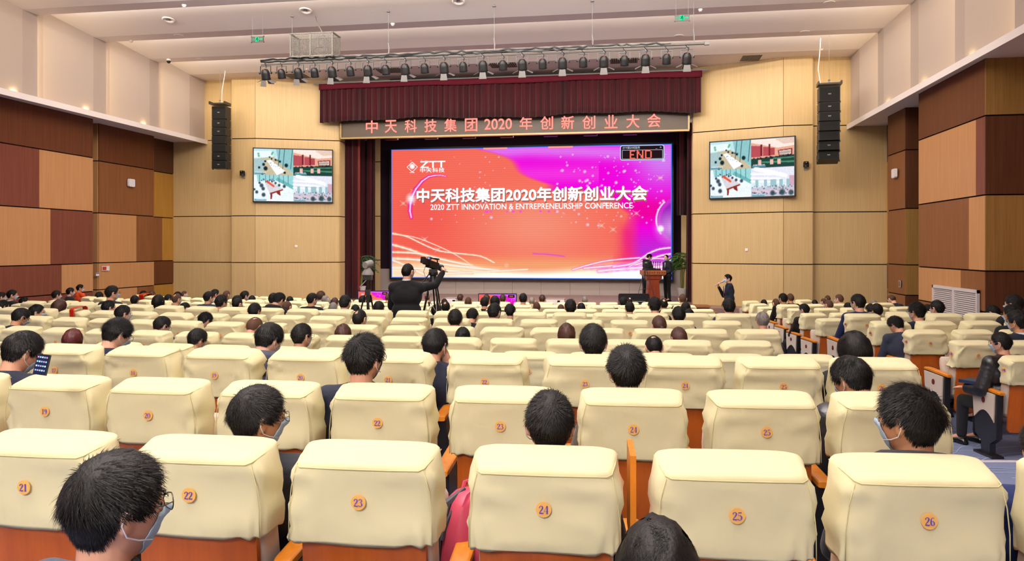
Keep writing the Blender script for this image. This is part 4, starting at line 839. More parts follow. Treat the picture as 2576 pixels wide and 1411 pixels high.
# exit signs
E_g=emis('lit_green',(.02,.95,.4),1.1)
def exit_sign(px,py,d,label):
    p=at(px,py,d); t=empty('exit_sign',p,R_(0)); tag(t,label,'exit sign','green exit signs under the ceiling'); w2,h2=.36,.155
    mb=MB(); mb.box((0,0,0),(w2,.025,h2)); mb.obj('plate',[mat('dark_sign_glass','#1c1408',.3,.5)],t,smooth=False)
    mb=MB(); [mb.box((s*w2/2,-.0,z*h2/2),(.025,.035,.025)) for s in (-1,1) for z in (-1,1)]; mb.obj('corner_clip',[M_black],t,smooth=False)
    mb=MB(); y=-.016; mb.box((-.01,y,.0),(.1,.004,.125)); mb.obj('door_symbol',[E_g],t,smooth=False)
    mb=MB(); y=-.02; mb.tube([(-.01,y,.035),(-.005,y,.0),(.02,y,-.025),(.01,y,-.055)],.008,5); mb.tube([(-.005,y,.0),(-.03,y,-.025),(-.045,y,-.02)],.008,5); mb.tube([(-.035,y,.01),(-.02,y,.028),(.015,y,.02),(.028,y,.0)],.006,5); mb.ball((.008,y,.045),.011,8,5); mb.obj('running_figure',[E_k],t)
    mb=MB(); mb.prism([(.055,-.012),(.11,-.012),(.11,-.035),(.155,0),(.11,.035),(.11,.012),(.055,.012)],-.018,-.014); mb.obj('arrow',[E_g],t,smooth=False)
    me=text_mesh('EXIT',1,E_g,bold=.02,extrude=.001); fit_text(me,-.15,-.07,-.03,-.008); v=np.empty(len(me.vertices)*3); me.vertices.foreach_get('co',v); v=v.reshape(-1,3); v[:,1]*=.05; me.vertices.foreach_set('co',v.ravel()); ob('lettering',me,t,(0,-.016,0))
    me=text_mesh('安全出口',1,E_g,bold=.01,extrude=.001); fit_text(me,-.15,-.07,.002,.028); v=np.empty(len(me.vertices)*3); me.vertices.foreach_get('co',v); v=v.reshape(-1,3); v[:,1]*=.05; me.vertices.foreach_set('co',v.ravel()); ob('lettering',me,t,(0,-.016,0))
    mb=MB(); [wire(mb,(s*w2*.42,0,h2/2),(s*w2*.42,0,CEIL-p.z+.12),.003) for s in (-1,1)]; mb.obj('suspension_wire',[M_steel],t)
exit_sign(648,99,20.9,'green lit exit sign hanging left, above the end of the lighting bar'); exit_sign(1716,45,19.0,'green lit exit sign hanging right, above the spotlights')
# ceiling dots
def ceil_h(y):
    for (ya,ha),(yb,hb) in zip(prof,prof[1:]):
        if ya<=y<=yb: return ha+(hb-ha)*(y-ya)/max(yb-ya,1e-6)
    return 0
def on_ceil(px,py):
    z=CEIL
    for _ in range(12):
        d=(z-EYE)*F/(HY-py); p=at(px,py,d); z=CEIL+ceil_h(p.y)
    return p
E_dl=emis('unlit_lamp_glass',(.55,.5,.48),.25)
for i,(px,py,lab) in enumerate(((424,49,'left of the first exit sign, nearest the camera'),(769,26,'above the cable cage'),(1153,3,'at the top edge of the picture'),(645,163,'left of the first spotlight'),(1904,107,'above the right ceiling grille'),(1142,131,'above the eleventh spotlight'),(1567,117,'above the twentieth spotlight'),(936,146,'above the seventh spotlight'))):
    p=on_ceil(px,py); t=empty('downlight',(p.x,p.y,p.z+.0)); tag(t,'round white recessed downlight '+lab,'ceiling light','round recessed downlights'); t.rotation_euler=(0 if ceil_h(p.y)==0 else -math.atan2(.3,1.65)*-1*-1,0,0)
    mb=MB(); mb.lathe([(.17,0),(.17,-.02),(.15,-.03),(.11,-.02),(.1,.03)],n=28); mb.obj('rim',[M_white],t); mb=MB(); mb.lathe([(.1,.02),(.06,.0),(.001,-.01)],n=20); mb.obj('lamp',[mat('lamp_reflector','#7d7874',.2,.6)],t)
for i,(px,py) in enumerate(((463,12),(330,101),(772,171),(988,59),(1762,23),(2067,122))):
    p=on_ceil(px,py); t=empty('smoke_detector',(p.x,p.y,p.z)); tag(t,'small white smoke detector on the ceiling, %s from the left'%ordn([2,1,3,4,5,6][i]),'smoke detector','smoke detectors on the ceiling')
    mb=MB(); mb.lathe([(.06,0),(.06,-.02),(.05,-.035)],n=16); mb.obj('base',[M_white],t); mb=MB(); mb.lathe([(.045,-.035),(.04,-.06),(.02,-.075),(.001,-.075)],n=16); mb.obj('sensor',[mat('off_white_plastic','#d0c4bc',.5,.4)],t)
for i,(px,py) in enumerate(((450,89),(503,149),(1708,90),(2025,80),(2086,6))):
    p=on_ceil(px,py); mb=MB(); mb.lathe([(.14,0),(.13,-.012),(.001,-.014)],n=24); o=mb.obj('cover_plate',[M_white]); o.location=p; tag(o,'flat round white cover plate on a ceiling beam, %s from the left'%ordn(i+1),'ceiling plate','flat ceiling plates')
M_gr=mat('dark_vent','#5b5350',.8,.2)
for i,(pxs_,pys_,lab) in enumerate((((1866,1905,1913,1873),(156,156,136,136),'right, beside the line array'),((730,775,760,722),(192,203,186,183),'behind the second spotlight'),((942,1010,1018,952),(182,181,172,174),'behind the seventh spotlight'),((1225,1300,1304,1232),(168,166,159,161),'behind the twelfth spotlight'),((1530,1603,1606,1538),(157,155,148,150),'behind the nineteenth spotlight'))):
    cx_=sum(pxs_)/4; cy_=sum(pys_)/4; p=on_ceil(cx_,cy_); t=empty('ceiling_grille',(p.x,p.y,CEIL-.005)); tag(t,'square air grille in the ceiling, '+lab,'air grille','air grilles in the ceiling')
    q0=on_ceil(min(pxs_),cy_); q1=on_ceil(max(pxs_),cy_); w2=min((q1-q0).length,.9); mb=MB(); mb.box((0,0,0),(w2,.7,.01)); mb.obj('backing',[M_gr],t,smooth=False); mb=MB()
    for k in range(13): mb.box((-w2/2+w2*(k+.5)/13,0,-.012),(.018,.66,.012))
    mb.obj('louvre',[mat('vent_slat','#a09690',.7,.2)],t,smooth=False)
# dome camera, wall cameras, access points, small wall things
p=at(416,160,25.1); t=empty('dome_camera',(p.x+.12,p.y,CEIL)); tag(t,'small black dome camera on the ceiling at the left front corner','camera'); mb=MB(); mb.lathe([(.07,0),(.07,-.05),(.06,-.06)],n=16); mb.obj('mount',[M_white],t); mb=MB(); mb.ball((0,0,-.08),.065,14,8); mb.obj('dome',[M_black],t)
def on_splay(px,py,off=.0):
    s=-1 if px<1288 else 1; A=Vector((XM+s*(HH-.9),YH,0)); B=Vector((XM+s*HP,YP,0))
    if (s<0 and px<634) or (s>0 and px>2010): A=Vector((XM+s*HH,YH,0)); B=Vector((XM+s*(HH-.9),YH+.03,0))
    d=(B-A).normalized(); nrm=Vector((d.y,-d.x,0)); nrm=-nrm if nrm.y>0 else nrm; Pp=A+nrm*(.03+off); u=(px-HX)/F; o=cam2w(u,1,0)
    t=(Pp.x*d.y-Pp.y*d.x)/(o.x*d.y-o.y*d.x); return at(px,py,t),math.atan2(-nrm.x,nrm.y)+pi
for px,py,lab in ((614,440,'black tracking camera on a wall bracket left of the left wall screen'),(2026,418,'black tracking camera on a wall bracket right of the right wall screen')):
    p,rz=on_splay(px,py); t=empty('wall_camera',p,rz); tag(t,lab,'camera','black wall cameras'); mb=MB(); mb.box((0,-.06,-.05),(.05,.12,.03)); mb.box((0,-.015,-.08),(.09,.03,.1)); mb.obj('bracket',[M_grey],t,smooth=False)
    mb=MB(); mb.lathe([(.09,0),(.09,.05),(.07,.06)],c=(0,-.13,-.04),n=16); [mb.box((s*.075,-.13,.06),(.02,.06,.1)) for s in (-1,1)]; mb.obj('base',[M_black],t); mb=MB(); mb.box((0,-.14,.09),(.13,.13,.1)); mb.lathe([(.04,0),(.04,.05),(.03,.055)],c=(0,-.2,.09),n=14,M=Matrix.Rotation(pi/2,4,'X').to_3x3()); mb.obj('camera_head',[M_black],t); mb=MB(); mb.lathe([(.028,0),(.001,.01)],c=(0,-.256,.09),n=12,M=Matrix.Rotation(pi/2,4,'X').to_3x3()); mb.obj('lens',[M_lens],t)
for p,rz,lab in ((atX(328,460,-16.76),pi/2,'white wireless access point on the left wooden wall'),(atX(2253,436,7.62),-pi/2,'white wireless access point on the right wooden wall')):
    t=empty('access_point',p,rz); tag(t,lab,'access point','white wall access points'); mb=MB(); mb.prism([(-.15,-.1),(-.12,-.13),(.12,-.13),(.15,-.1),(.15,.1),(.12,.13),(-.12,.13),(-.15,.1)],-.07,0); mb.obj('case',[mat('white_plastic','#e6e2e4',.4,.4)],t,smooth=False); mb=MB(); mb.box((0,-.072,.0),(.014,.004,.014)); mb.obj('status_light',[E_b],t,smooth=False)
for px,py,lab in ((745,619,'small white socket plate low on the left splayed wall'),(1878,628,'small white socket plate low on the right splayed wall')):
    p,rz=on_splay(px,py); t=empty('wall_plate',p,rz); tag(t,lab,'socket'); mb=MB(); mb.box((0,-.008,0),(.09,.016,.09)); mb.obj('plate',[M_white],t,smooth=False); mb=MB(); mb.box((0,-.018,0),(.045,.006,.05)); mb.obj('cover',[M_white],t,smooth=False)
p=atX(2264,714,7.64); t=empty('wall_plate',p,-pi/2); tag(t,'grey switch plate low on the right wooden wall','socket'); mb=MB(); mb.box((0,-.008,0),(.16,.016,.2)); mb.obj('plate',[M_grey],t,smooth=False); mb=MB(); mb.box((0,-.018,0),(.1,.006,.14)); mb.obj('cover',[WD['brown']],t,smooth=False)
p=atX(265,675,-16.78); t=empty('fire_alarm_sign',p,pi/2); tag(t,'small red and white alarm plate on the left wooden wall','sign'); mb=MB(); mb.box((0,-.01,0),(.34,.02,.15)); mb.obj('plate',[mat('white_plastic','#e6e2e4',.4,.4)],t,smooth=False); mb=MB(); mb.box((-.07,-.022,0),(.18,.006,.11)); mb.obj('red_button',[mat('red_plastic','#c03028',.4,.4)],t,smooth=False)
p=atX(245,690,-16.78); t=empty('notice_sticker',p,pi/2); tag(t,'tiny blue and white sticker below the red alarm plate','sticker'); mb=MB(); mb.box((0,-.003,0),(.14,.006,.1)); mb.obj('paper',[M_white],t,smooth=False); mb=MB(); mb.box((0,-.007,.03),(.14,.003,.03)); mb.obj('blue_stripe',[mat('blue_print','#4458a8',.5,.3)],t,smooth=False)
# big louvre on the right wall
q0=atX(2351,719,X2-.02); q1=atX(2465,731,X2-.02); lw=abs(q0.y-q1.y); top=(q0.z+q1.z)/2+.02; lh=1.02; t=empty('wall_louvre',(X2-.03,(q0.y+q1.y)/2,top-lh/2),-pi/2); tag(t,'white double ventilation louvre low on the right wooden wall','air grille')
M_lou=mat('louvre_white','#d6ccca',.5,.4); mb=MB(); 
for x,z,a,b in ((0,lh/2-.035,lw,.07),(0,-lh/2+.035,lw,.07),(-lw/2+.03,0,.06,lh),(lw/2-.03,0,.06,lh),(0,0,.1,lh)): mb.box((x,-.02,z),(a,.06,b))
mb.obj('frame',[M_lou],t,smooth=False); mb=MB(); mb.box((0,.01,0),(lw-.04,.01,lh-.04)); mb.obj('backing',[M_joint],t,smooth=False)
mb=MB(); mb.box((0,0,0),(lw/2-.1,.035,.022),M=Matrix.Rotation(R_(30),3,'X')); sl=mb.mesh('slat',[M_lou],False,True)
for s in (-1,1):
    for k in range(19): ob('slat',sl,t,(s*(lw/4-.002),-.02,lh/2-.1-k*(lh-.2)/18))
# ================================================================ people
M_skin=mat('skin','#d9a184',.5,.35); M_hair=mat('black_hair','#090706',.58,.2,bump=((150,150,40),.6,.004)); M_hbrown=mat('brown_hair','#20110c',.5,.3,noise=((130,130,14),.3,.7),c2='#4a2a20',bump=((150,150,40),.6,.004)); M_hred=mat('red_brown_hair','#43120f',.45,.35,bump=((150,150,40),.6,.004))
M_hgrey=mat('grey_hair','#77706a',.5,.3); M_hshave=mat('cropped_hair','#4a3226',.7,.2)
HM={'black':M_hair,'brown':M_hbrown,'red':M_hred,'grey':M_hgrey,'shaved':M_hshave}
def cloth(n,c): return mat(n,c,.8,.2,bump=((60,60,60),.25,.01),sheen=.05)
JM={'N':cloth('navy_wool','#131726'),'B':cloth('black_cloth','#121214'),'G':cloth('slate_grey_cloth','#333743'),'D':cloth('blue_grey_cloth','#232938'),'P':mat('black_puffer_nylon','#111217',.38,.5,bump=((30,30,30),.3,.01)),
 'V':cloth('orange_vest','#d2491c'),'O':cloth('olive_cloth','#31342a'),'U':cloth('bright_navy','#121d42'),'W':cloth('brown_grey_cloth','#4d463f'),'K':cloth('charcoal_cloth','#1c1d22')}
JN={'N':'navy suit','B':'black jacket','G':'slate grey jacket','D':'blue-grey jacket','P':'black puffer jacket','V':'orange and yellow vest','O':'olive green hooded coat','U':'bright navy suit','W':'brown-grey jacket','K':'charcoal jacket'}
M_shirt=mat('white_shirt','#e4e6f0',.8,.2); M_mask=mat('pale_blue_mask','#b9d6ec',.8,.15); M_loop=mat('white_ear_loop','#f0f0f4',.7,.2); M_spec=mat('thin_glasses_frame','#2a2220',.3,.6); M_eye=mat('dark_eye','#15100e',.2,.6); M_shoe=mat('black_shoe','#0c0b0b',.3,.5); M_trs=cloth('black_trousers','#15161a')
def head_pt(d):
    dx,dy,dz=d; x=.075*dx; y=.096*dy; z=.115*dz; ft=max(dy,0)
    if dz<0:
        k=-dz; x*=1-.30*k**1.6
        if dy>0: y*=1-.10*k; y+=.014*math.exp(-((dz+.88)/.22)**2)*ft
        else: y*=1-.38*k
    elif dy<0: y*=1.05
    if dy>0:
        y+=.023*math.exp(-(dx/.14)**2-((dz+.13)/.19)**2)*ft; y-=.008*sum(math.exp(-((dx-s*.38)/.2)**2-((dz-.08)/.13)**2) for s in(-1,1))*ft
        y+=.004*math.exp(-((dz-.27)/.1)**2)*ft; y+=.005*math.exp(-(dx/.25)**2-((dz+.5)/.08)**2)*ft
    return Vector((x,y,z))
bm=bmesh.new(); bmesh.ops.create_icosphere(bm,subdivisions=4,radius=1); ICV=[v.co.normalized() for v in bm.verts]; ICF=[tuple(v.index for v in f.verts) for f in bm.faces]; bm.free()
HEADV=[head_pt(d) for d in ICV]
ZL=[(0,.60),(30,.58),(50,.42),(66,.22),(78,-.02),(86,.0),(100,.12),(112,-.18),(135,-.48),(180,-.56)]
def zline(d,bald=0,low=0):
    az=abs(math.degrees(math.atan2(d.x,d.y)))
    for (a,za),(b,zb) in zip(ZL,ZL[1:]):
        if a<=az<=b: z=za+(zb-za)*(az-a)/(b-a); break
    if bald and az<80: z+=bald*.5*(1-az/80)
    return z-low
WH=Vector((.12,-.62,.77)).normalized()
def hair_mesh(kind,nst,sw,seed=0):
    """cap following the skull plus many fine strands laid out from the crown whorl"""
    rnd=random.Random(seed); mb=MB(); long_={'bob':.7,'long':1.3,'pony':.12,'bun':.12}.get(kind,0)
    th={'short':.014,'spiky':.016,'buzz':.004,'bald':.009,'bob':.02,'long':.02,'pony':.014,'bun':.014,'thick':.019}[kind]; bald=.9 if kind=='bald' else 0
    low=.25 if long_>.5 else 0
    idx={}; 
    for i,d in enumerate(ICV):
        q=d.z-zline(d,bald,low)
        if kind=='bald' and (d-WH).length<.38: q=-1 if (d-WH).length<.22 else .02
        if q>-.06:
            t=th*min(1,max(0,q+.06)/.3)**.6*(1+.35*mnoise.noise(d*3+Vector((seed,0,0))))
            if kind in('short','spiky','thick') and d.z<.15: t*=.55
            t*=1+.28*mnoise.noise(Vector((math.atan2(d.x-WH.x,d.y-WH.y)*7,seed,(d-WH).length*1.5))); idx[i]=len(mb.v); p=HEADV[i]+d*(t+.0012); mb.v.append(tuple(p))
    for f in ICF:
        if all(i in idx for i in f): mb.f.append(tuple(idx[i] for i in f)); mb.m.append(0)
    n=0; tries=0
    while n<nst and tries<nst*6:
        tries+=1; d=Vector((rnd.gauss(0,1),rnd.gauss(0,1),rnd.gauss(0,1))).normalized(); q=d.z-zline(d,bald,low)
        if q<.0 or (kind=='bald' and (d-WH).length<.3 and rnd.random()<.93): continue
        n+=1; t=th*min(1,max(0,q+.06)/.3)**.6; sc_=.55 if d.z<.15 and not long_ else 1; root=head_pt(d)+d*(t*(1.02 if long_ or kind in('pony','bun') else .6)*sc_)
        fl=(d-WH); fl-=d*fl.dot(d); fl=fl.normalized() if fl.length>1e-3 else Vector((0,1,0)); sw_=d.cross(fl); fl=(fl+sw_*.45*math.exp(-(d-WH).length*1.5)+Vector((rnd.gauss(0,.16),rnd.gauss(0,.16),rnd.gauss(0,.16)))).normalized()
        if long_ or d.z<.0: fl=(fl+Vector((0,0,-.8))).normalized()
        L={'short':.030,'spiky':.034,'buzz':.006,'bald':.022,'bob':.06,'long':.07,'pony':.04,'bun':.04,'thick':.036}[kind]*(.7+.6*rnd.random())*(sc_ if q>.15 else .5)
        if kind=='pony' or kind=='bun': tgt=Vector((0,-.115,-.0 if kind=='pony' else .0)); fl=(tgt-root); fl-=d*fl.dot(d)*.95; fl=fl.normalized()
        lift={'spiky':.75,'short':.38,'thick':.42}.get(kind,.12)*(1 if d.z>.1 else .4)*(.4+.9*rnd.random())
        P=[root+fl*L*s+d*(L*lift*(s-.45*s*s))-d*(L*L*s*s*4.5) for s in (0,.4,.75,1)]; side=fl.cross(d).normalized()*sw*.5
        b=len(mb.v)
        for p,k in zip(P,(1,1,.7,.08)): mb.v+=[tuple(p-side*k),tuple(p+side*k)]
        for j in range(3): mb.f.append((b+2*j,b+2*j+1,b+2*j+3,b+2*j+2)); mb.m.append(0)
    if long_>.5:      # curtain of long hair round the back
        rings=[]; Lh=.13*long_/.7; n2=36
        for j in range(9):
            t=j/8; r=[]
            for i in range(n2+1):
                a=R_(62+236*i/n2); x=math.sin(a); y=math.cos(a); rx=.088+.006*math.sin(t*3)-.02*t*t*(long_<1); ry=.112-.028*t
                r.append(Vector((x*rx*(1+.03*math.sin(i*2.3)),y*ry*(1+.02*math.sin(i*3.1))-.0,.0-Lh*t+.01*math.sin(i*1.7)*t)))
            rings.append(r+[p*.93 for p in r[::-1]])
        mb.loft(rings,cap=True)
    if kind=='pony':
        mb.tube([(0,-.1,.0),(0,-.125,-.005),(0,-.14,-.03),(.01,-.14,-.08),(.01,-.125,-.15)],[.012,.02,.028,.024,.004],12)
    if kind=='bun':
        for k in range(6): mb.ball((.02*(-1)**k,-.1-.004*k+.002*k*k,.055-.028*k),(.024,.02,.022),10,7)
    return mb.mesh('hair',[M_hair],True)
HAIR={}
def hair(kind,near,var=0):
    k=(kind,near,var)
    if k not in HAIR:
        n,w={2:(9000,.0016),1:(3000,.0028),0:(1100,.0045)}[near]
        if kind=='buzz': n//=3
        HAIR[k]=hair_mesh(kind,n,w,len(HAIR)+1+var*17)
    return HAIR[k]
def mask_mesh():
    mb=MB(); g=[]
    for j in range(11):
        el=R_(-58+56*j/10); row=[]
        for i in range(19):
            az=R_((-64+128*i/18)*(1-.25*abs(j-5)/5)); d=Vector((math.sin(az)*math.cos(el),math.cos(az)*math.cos(el),math.sin(el))); p=head_pt(d)
            p.y=max(p.y,.0)+.005+.003*math.cos(az)-.002*(j%3==1); p.x*=1.05; row.append(p)
        g.append(row+[q-Vector((0,.0025,0)) for q in row[::-1]])
    mb.loft(g); return mb.mesh('face_mask',[M_mask],True,True)
def loop_mesh():
    mb=MB()
    for s in (-1,1): mb.tube([(s*.066,.058,-.004),(s*.078,.03,.012),(s*.084,.004,.026),(s*.09,-.018,.018),(s*.091,-.024,-.006),(s*.084,-.01,-.034),(s*.072,.02,-.05),(s*.058,.055,-.06)],.0018,5)
    return mb.mesh('ear_loops',[M_loop])
def specs_mesh():
    mb=MB()
    for s in (-1,1):
        mb.tube([(s*.033+.026*math.cos(a),.104-.006*abs(math.cos(a)),.010+.019*math.sin(a)) for a in np.linspace(0,2*pi,17)],.0014,5,cap=False)
        mb.tube([(s*.06,.098,.016),(s*.078,.07,.016),(s*.083,.02,.018),(s*.085,-.015,.012),(s*.084,-.03,-.01)],.0013,5)
    mb.tube([(-.008,.108,.014),(0,.112,.017),(.008,.108,.014)],.0014,5); return mb.mesh('glasses',[M_spec])
def eyes_mesh():
    mb=MB()
    for s in (-1,1): mb.ball((s*.029,.078,.008),(.013,.009,.0065),10,6); mb.tube([(s*.015,.092,.03),(s*.03,.091,.035),(s*.046,.083,.031)],.003,5)
    return mb.mesh('eyes_and_brows',[M_eye])
MASK,LOOP,SPEC,EYES=mask_mesh(),loop_mesh(),specs_mesh(),eyes_mesh()
def remesh(mb,vox,name,mats,sm=2):
    me=mb.mesh(name,mats,False); o=bpy.data.objects.new('tmp',me); col.objects.link(o); m=o.modifiers.new('r','REMESH'); m.mode='VOXEL'; m.voxel_size=vox; m.use_smooth_shade=True
    s=o.modifiers.new('s','SMOOTH'); s.iterations=sm; s.factor=.5
    dg=bpy.context.evaluated_depsgraph_get(); dg.update(); r=bpy.data.meshes.new_from_object(o.evaluated_get(dg)); bpy.data.objects.remove(o); bpy.data.meshes.remove(me); r.name=name
    if not r.materials: r.materials.append(mats[0])
    r.polygons.foreach_set('use_smooth',[True]*len(r.polygons)); return r
def cap(mb,a,ra,b,rb,n=12):
    a,b=Vector(a),Vector(b); mb.tube([a,a.lerp(b,.5),b],[ra,(ra+rb)/2,rb],n); mb.ball(a,ra,n,8); mb.ball(b,rb,n,8)
def hand(mb,w,dirn,palm,side,curl=.6,s=1.0):
    """w wrist, dirn fingers direction, palm = palm normal (towards the gripped thing), side=+1 thumb on +lat"""
    w=Vector(w); f=Vector(dirn).normalized(); pn=Vector(palm); pn=(pn-f*pn.dot(f)).normalized(); lat=f.cross(pn)*side
    c=w+f*.05*s; M=Matrix((lat,f,pn)).transposed(); mb.ball(c,(.040*s,.048*s,.016*s),12,8,M=M)
    for i,(o,L) in enumerate(((.031,.068),(.0105,.076),(-.0105,.070),(-.031,.055))):
        k=w+f*.085*s+lat*o*s; d1=(f*math.cos(curl*.7)+pn*math.sin(curl*.7)); d2=(f*math.cos(curl*1.9)+pn*math.sin(curl*1.9)); a=k+d1*L*.45*s; b=a+d2*L*.5*s
        mb.tube([k-f*.02,k,a,b],[.0085*s,.0085*s,.0078*s,.0062*s],8); mb.ball(b,.0062*s,8,5)
    k=w+f*.03*s+lat*.034*s; a=k+(f*.6+lat*.8).normalized()*.035*s; b=a+(f*.9+pn*.5).normalized()*.03*s; mb.tube([k-lat*.01,k,a,b],[.012*s,.011*s,.0095*s,.007*s],8); mb.ball(b,.007*s,8,5)
def person_proto(lean=0,yaw=0,pitch=0,arms='lap',stand=False,puff=False,build=1.0):
    z0=.45 if stand else 0
    if stand: pel=Vector((0,0,.93)); fy=Vector((0,1,0))
    else: pel=Vector((0,.25,.50))
    L=R_(lean-8 if not stand else lean+1); up=Vector((0,math.sin(L),math.cos(L)))
    be=pel+up*.17; chs=pel+up*.36; nb=pel+up*(.53 if not stand else .55); shc=pel+up*.475
    Ln=L*.6+R_(8)+R_(pitch)*.45; un=Vector((0,math.sin(Ln),math.cos(Ln))); hb=nb+un*.065
    Hm=Matrix.Rotation(R_(yaw),3,'Z')@Matrix.Rotation(-R_(pitch)*.8,3,'X'); hc=hb+un*.02+Hm@Vector((0,.022,.055))
    mb=MB(); jk=MB(); tr=MB(); jr=.02 if not puff else .03
    # head
    n=len(mb.v); mb.v+=[tuple(hc+Hm@v) for v in HEADV]; mb.f+=[tuple(i+n for i in f) for f in ICF]; mb.m+=[0]*len(ICF)
    for s in (-1,1):
        E=Hm@Matrix.Rotation(s*R_(22),3,'Z'); mb.ball(hc+Hm@Vector((s*.079,-.010,-.004)),(.0085,.018,.031),10,8,M=E); mb.tube([hc+Hm@Vector((s*x,y,z)) for x,y,z in ((.078,.008,.018),(.084,0,.028),(.090,-.018,.027),(.091,-.025,.008),(.085,-.018,-.018),(.078,-.004,-.032))],.0048,6)
    mb.tube([nb-un*.03,nb+un*.03,hb+un*.02,hc+Hm@Vector((0,-.012,-.045))],[.062,.056,.054,.05],14)
    # trunk
    B=build
    for c,r in ((pel,(.155*B,.115*B,.12)),(be,(.14*B,.105*B,.14)),(chs,(.165*B,.108*B,.16))): mb.ball(c,r,16,10,M=Matrix.Rotation(-L,3,'X')); 
    for c,r in ((pel+up*(.03 if stand else .05),((.2 if stand else .175)*B,.14*B,.15 if stand else .12)),(be,((.19 if stand else .16)*B,.13*B,.15)),(chs,(.2*B,.128*B,.17)),(chs+up*.07,(.205*B,.11*B,.10))): jk.ball(c,(r[0]+jr-.017,r[1]+jr-.017,r[2]),18,10,M=Matrix.Rotation(-L,3,'X'))
    sh=[shc+Vector((s*.165*B,0,0)) for s in (-1,1)]
    for s,p in zip((-1,1),sh): cap(mb,nb-up*.02,.05,p,.055*B); jk.tube([nb-up*.015+Vector((s*.03,-.012,0)),nb-up*.035+Vector((s*.09,-.008,0)),p+up*.005],[.058,.062,.064+jr*.3],12); jk.ball(p,.068*B+jr*.4,12,8)
    jk.tube([nb-up*.06,nb-up*.01,nb+un*.035+Vector((0,-.006,0))],[.115,.088,.070],18)
    # arms
    def arm(s,el,wr,hd=None,pn=(0,0,-1),curl=.6):
        p=sh[0 if s<0 else 1]; el,wr=Vector(el),Vector(wr); cap(mb,p,.048,el,.038); cap(mb,el,.037,wr,.024)
        q=p.lerp(el,1); k=el.lerp(wr,.9)
        if puff:
            N=7; jk.tube([p.lerp(el,i/(N*3)) for i in range(N*3+1)],[ .072+.009*abs(math.sin(i*pi/3)) for i in range(N*3+1)],12); jk.tube([el.lerp(k,i/18) for i in range(19)],[.066-.012*i/18+.008*abs(math.sin(i*pi/3)) for i in range(19)],12); jk.ball(el,.07,10,8)
        else: cap(jk,p,.064*B,el,.052*B); cap(jk,el,.052*B,k,.040)
        hand(mb,wr,hd if hd is not None else (wr-el),pn,-s if True else s,curl)
    o=chs
    if arms=='lap':
        for s in (-1,1): arm(s,pel+Vector((s*.235,.06,.18)),pel+Vector((s*.09,.27,.14)),(-s*.5,.8,-.1),(0,0,-1),.5)
    if arms=='rest':
        for s in (-1,1): arm(s,pel+Vector((s*.255,.0,.18)),pel+Vector((s*.24,.24,.17)),(0,1,-.1),(0,0,-1),.4)
    if arms=='phone':
        for s in (-1,1): arm(s,pel+Vector((s*.22,.14,.2)),pel+Vector((s*.07,.32,.36)),(-s*.3,.5,.6),(0,.2,1),.9)
    if arms=='chin':
        arm(-1,pel+Vector((-.22,.1,.17)),pel+Vector((-.08,.3,.14)),(.5,.8,-.1)); arm(1,pel+Vector((.24,.2,.2)),hc+Vector((.09,.03,-.13)),(-.3,.1,.9),(-.3,-.5,0),.9)
    if arms=='side':
        for s in (-1,1): arm(s,sh[0 if s<0 else 1]+Vector((s*.05,-.02,-.29)),sh[0 if s<0 else 1]+Vector((s*.05,.05,-.53)),(0,.1,-1),(-s,0,0),.5)
    if arms=='front':
        for s in (-1,1): arm(s,sh[0 if s<0 else 1]+Vector((s*.05,.0,-.28)),Vector((s*.07,.2,1.02)),(-s*.8,.3,-.3),(0,-1,0),.7)
    if arms=='read':
        for s in (-1,1): arm(s,sh[0 if s<0 else 1]+Vector((s*.06,.08,-.26)),Vector((s*.13,.33,1.16)),(-s*.2,.9,-.1),(0,0,-1),.5)
    if arms=='camera':
        arm(-1,sh[0]+Vector((-.06,.1,-.26)),sh[0]+Vector((.05,.33,-.18)),(.3,.9,.1),(.9,0,0),.9); arm(1,sh[1]+Vector((.17,.22,.03)),sh[1]+Vector((.26,.36,.22)),(-.1,.75,.35),(-.5,0,-.7),1.0)
    if arms=='mic':
        arm(-1,sh[0]+Vector((-.05,-.02,-.29)),sh[0]+Vector((-.02,.06,-.52)),(0,.1,-1),(1,0,0)); arm(1,sh[1]+Vector((.05,.10,-.25)),Vector((.1,.27,1.42)),(-.35,.2,.8),(-.4,-.6,0),1.3)
    # legs
    if stand:
        for s in (-1,1):
            h=pel+Vector((s*.085,0,-.04)); k=Vector((s*.1,.015,.49)); a=Vector((s*.1,-.015,.09)); cap(mb,h,.085,k,.055); cap(mb,k,.052,a,.036); cap(mb,a,.036,a+Vector((0,.15,-.055)),.03); cap(tr,h,.1,k,.07); cap(tr,k,.07,a+Vector((0,0,.02)),.058)
    else:
        for s in (-1,1):
            h=pel+Vector((s*.085,0,-.01)); k=pel+Vector((s*.11,.40,-.0)); a=pel+Vector((s*.11,.42,-.41)); cap(mb,h,.08,k,.055); cap(mb,k,.05,a,.035); cap(mb,a,.035,a+Vector((0,.15,-.055)),.028); cap(tr,h,.092,k,.066); cap(tr,k,.066,a+Vector((0,0,.03)),.055)
    cap(tr,pel+Vector((-.06,0,.0)),.115,pel+Vector((.06,0,.0)),.115)
    if not stand: tr.ball(pel,(.17,.13,.1),14,8)
    sho=MB()
    for s in (-1,1):
        a=(Vector((s*.1,-.015,0)) if stand else pel+Vector((s*.11,.42,-.5))); rings=[]
        for t,wd,hh in ((-.07,.028,.05),(-.05,.038,.075),(.02,.042,.085),(.09,.046,.06),(.17,.045,.045),(.21,.03,.03)): rings.append([a+Vector((wd*math.cos(q),t,hh/2+hh/2*math.sin(q))) for q in np.linspace(0,2*pi,15)[:-1]])
        sho.loft(rings)
    col_=MB(); col_.tube([nb+un*.0+Vector((0,-.002,0)),nb+un*.033],[.073,.063],20,cap=False); col_.tube([nb+un*.033,nb+un*.03],[.063,.06],20,cap=False)
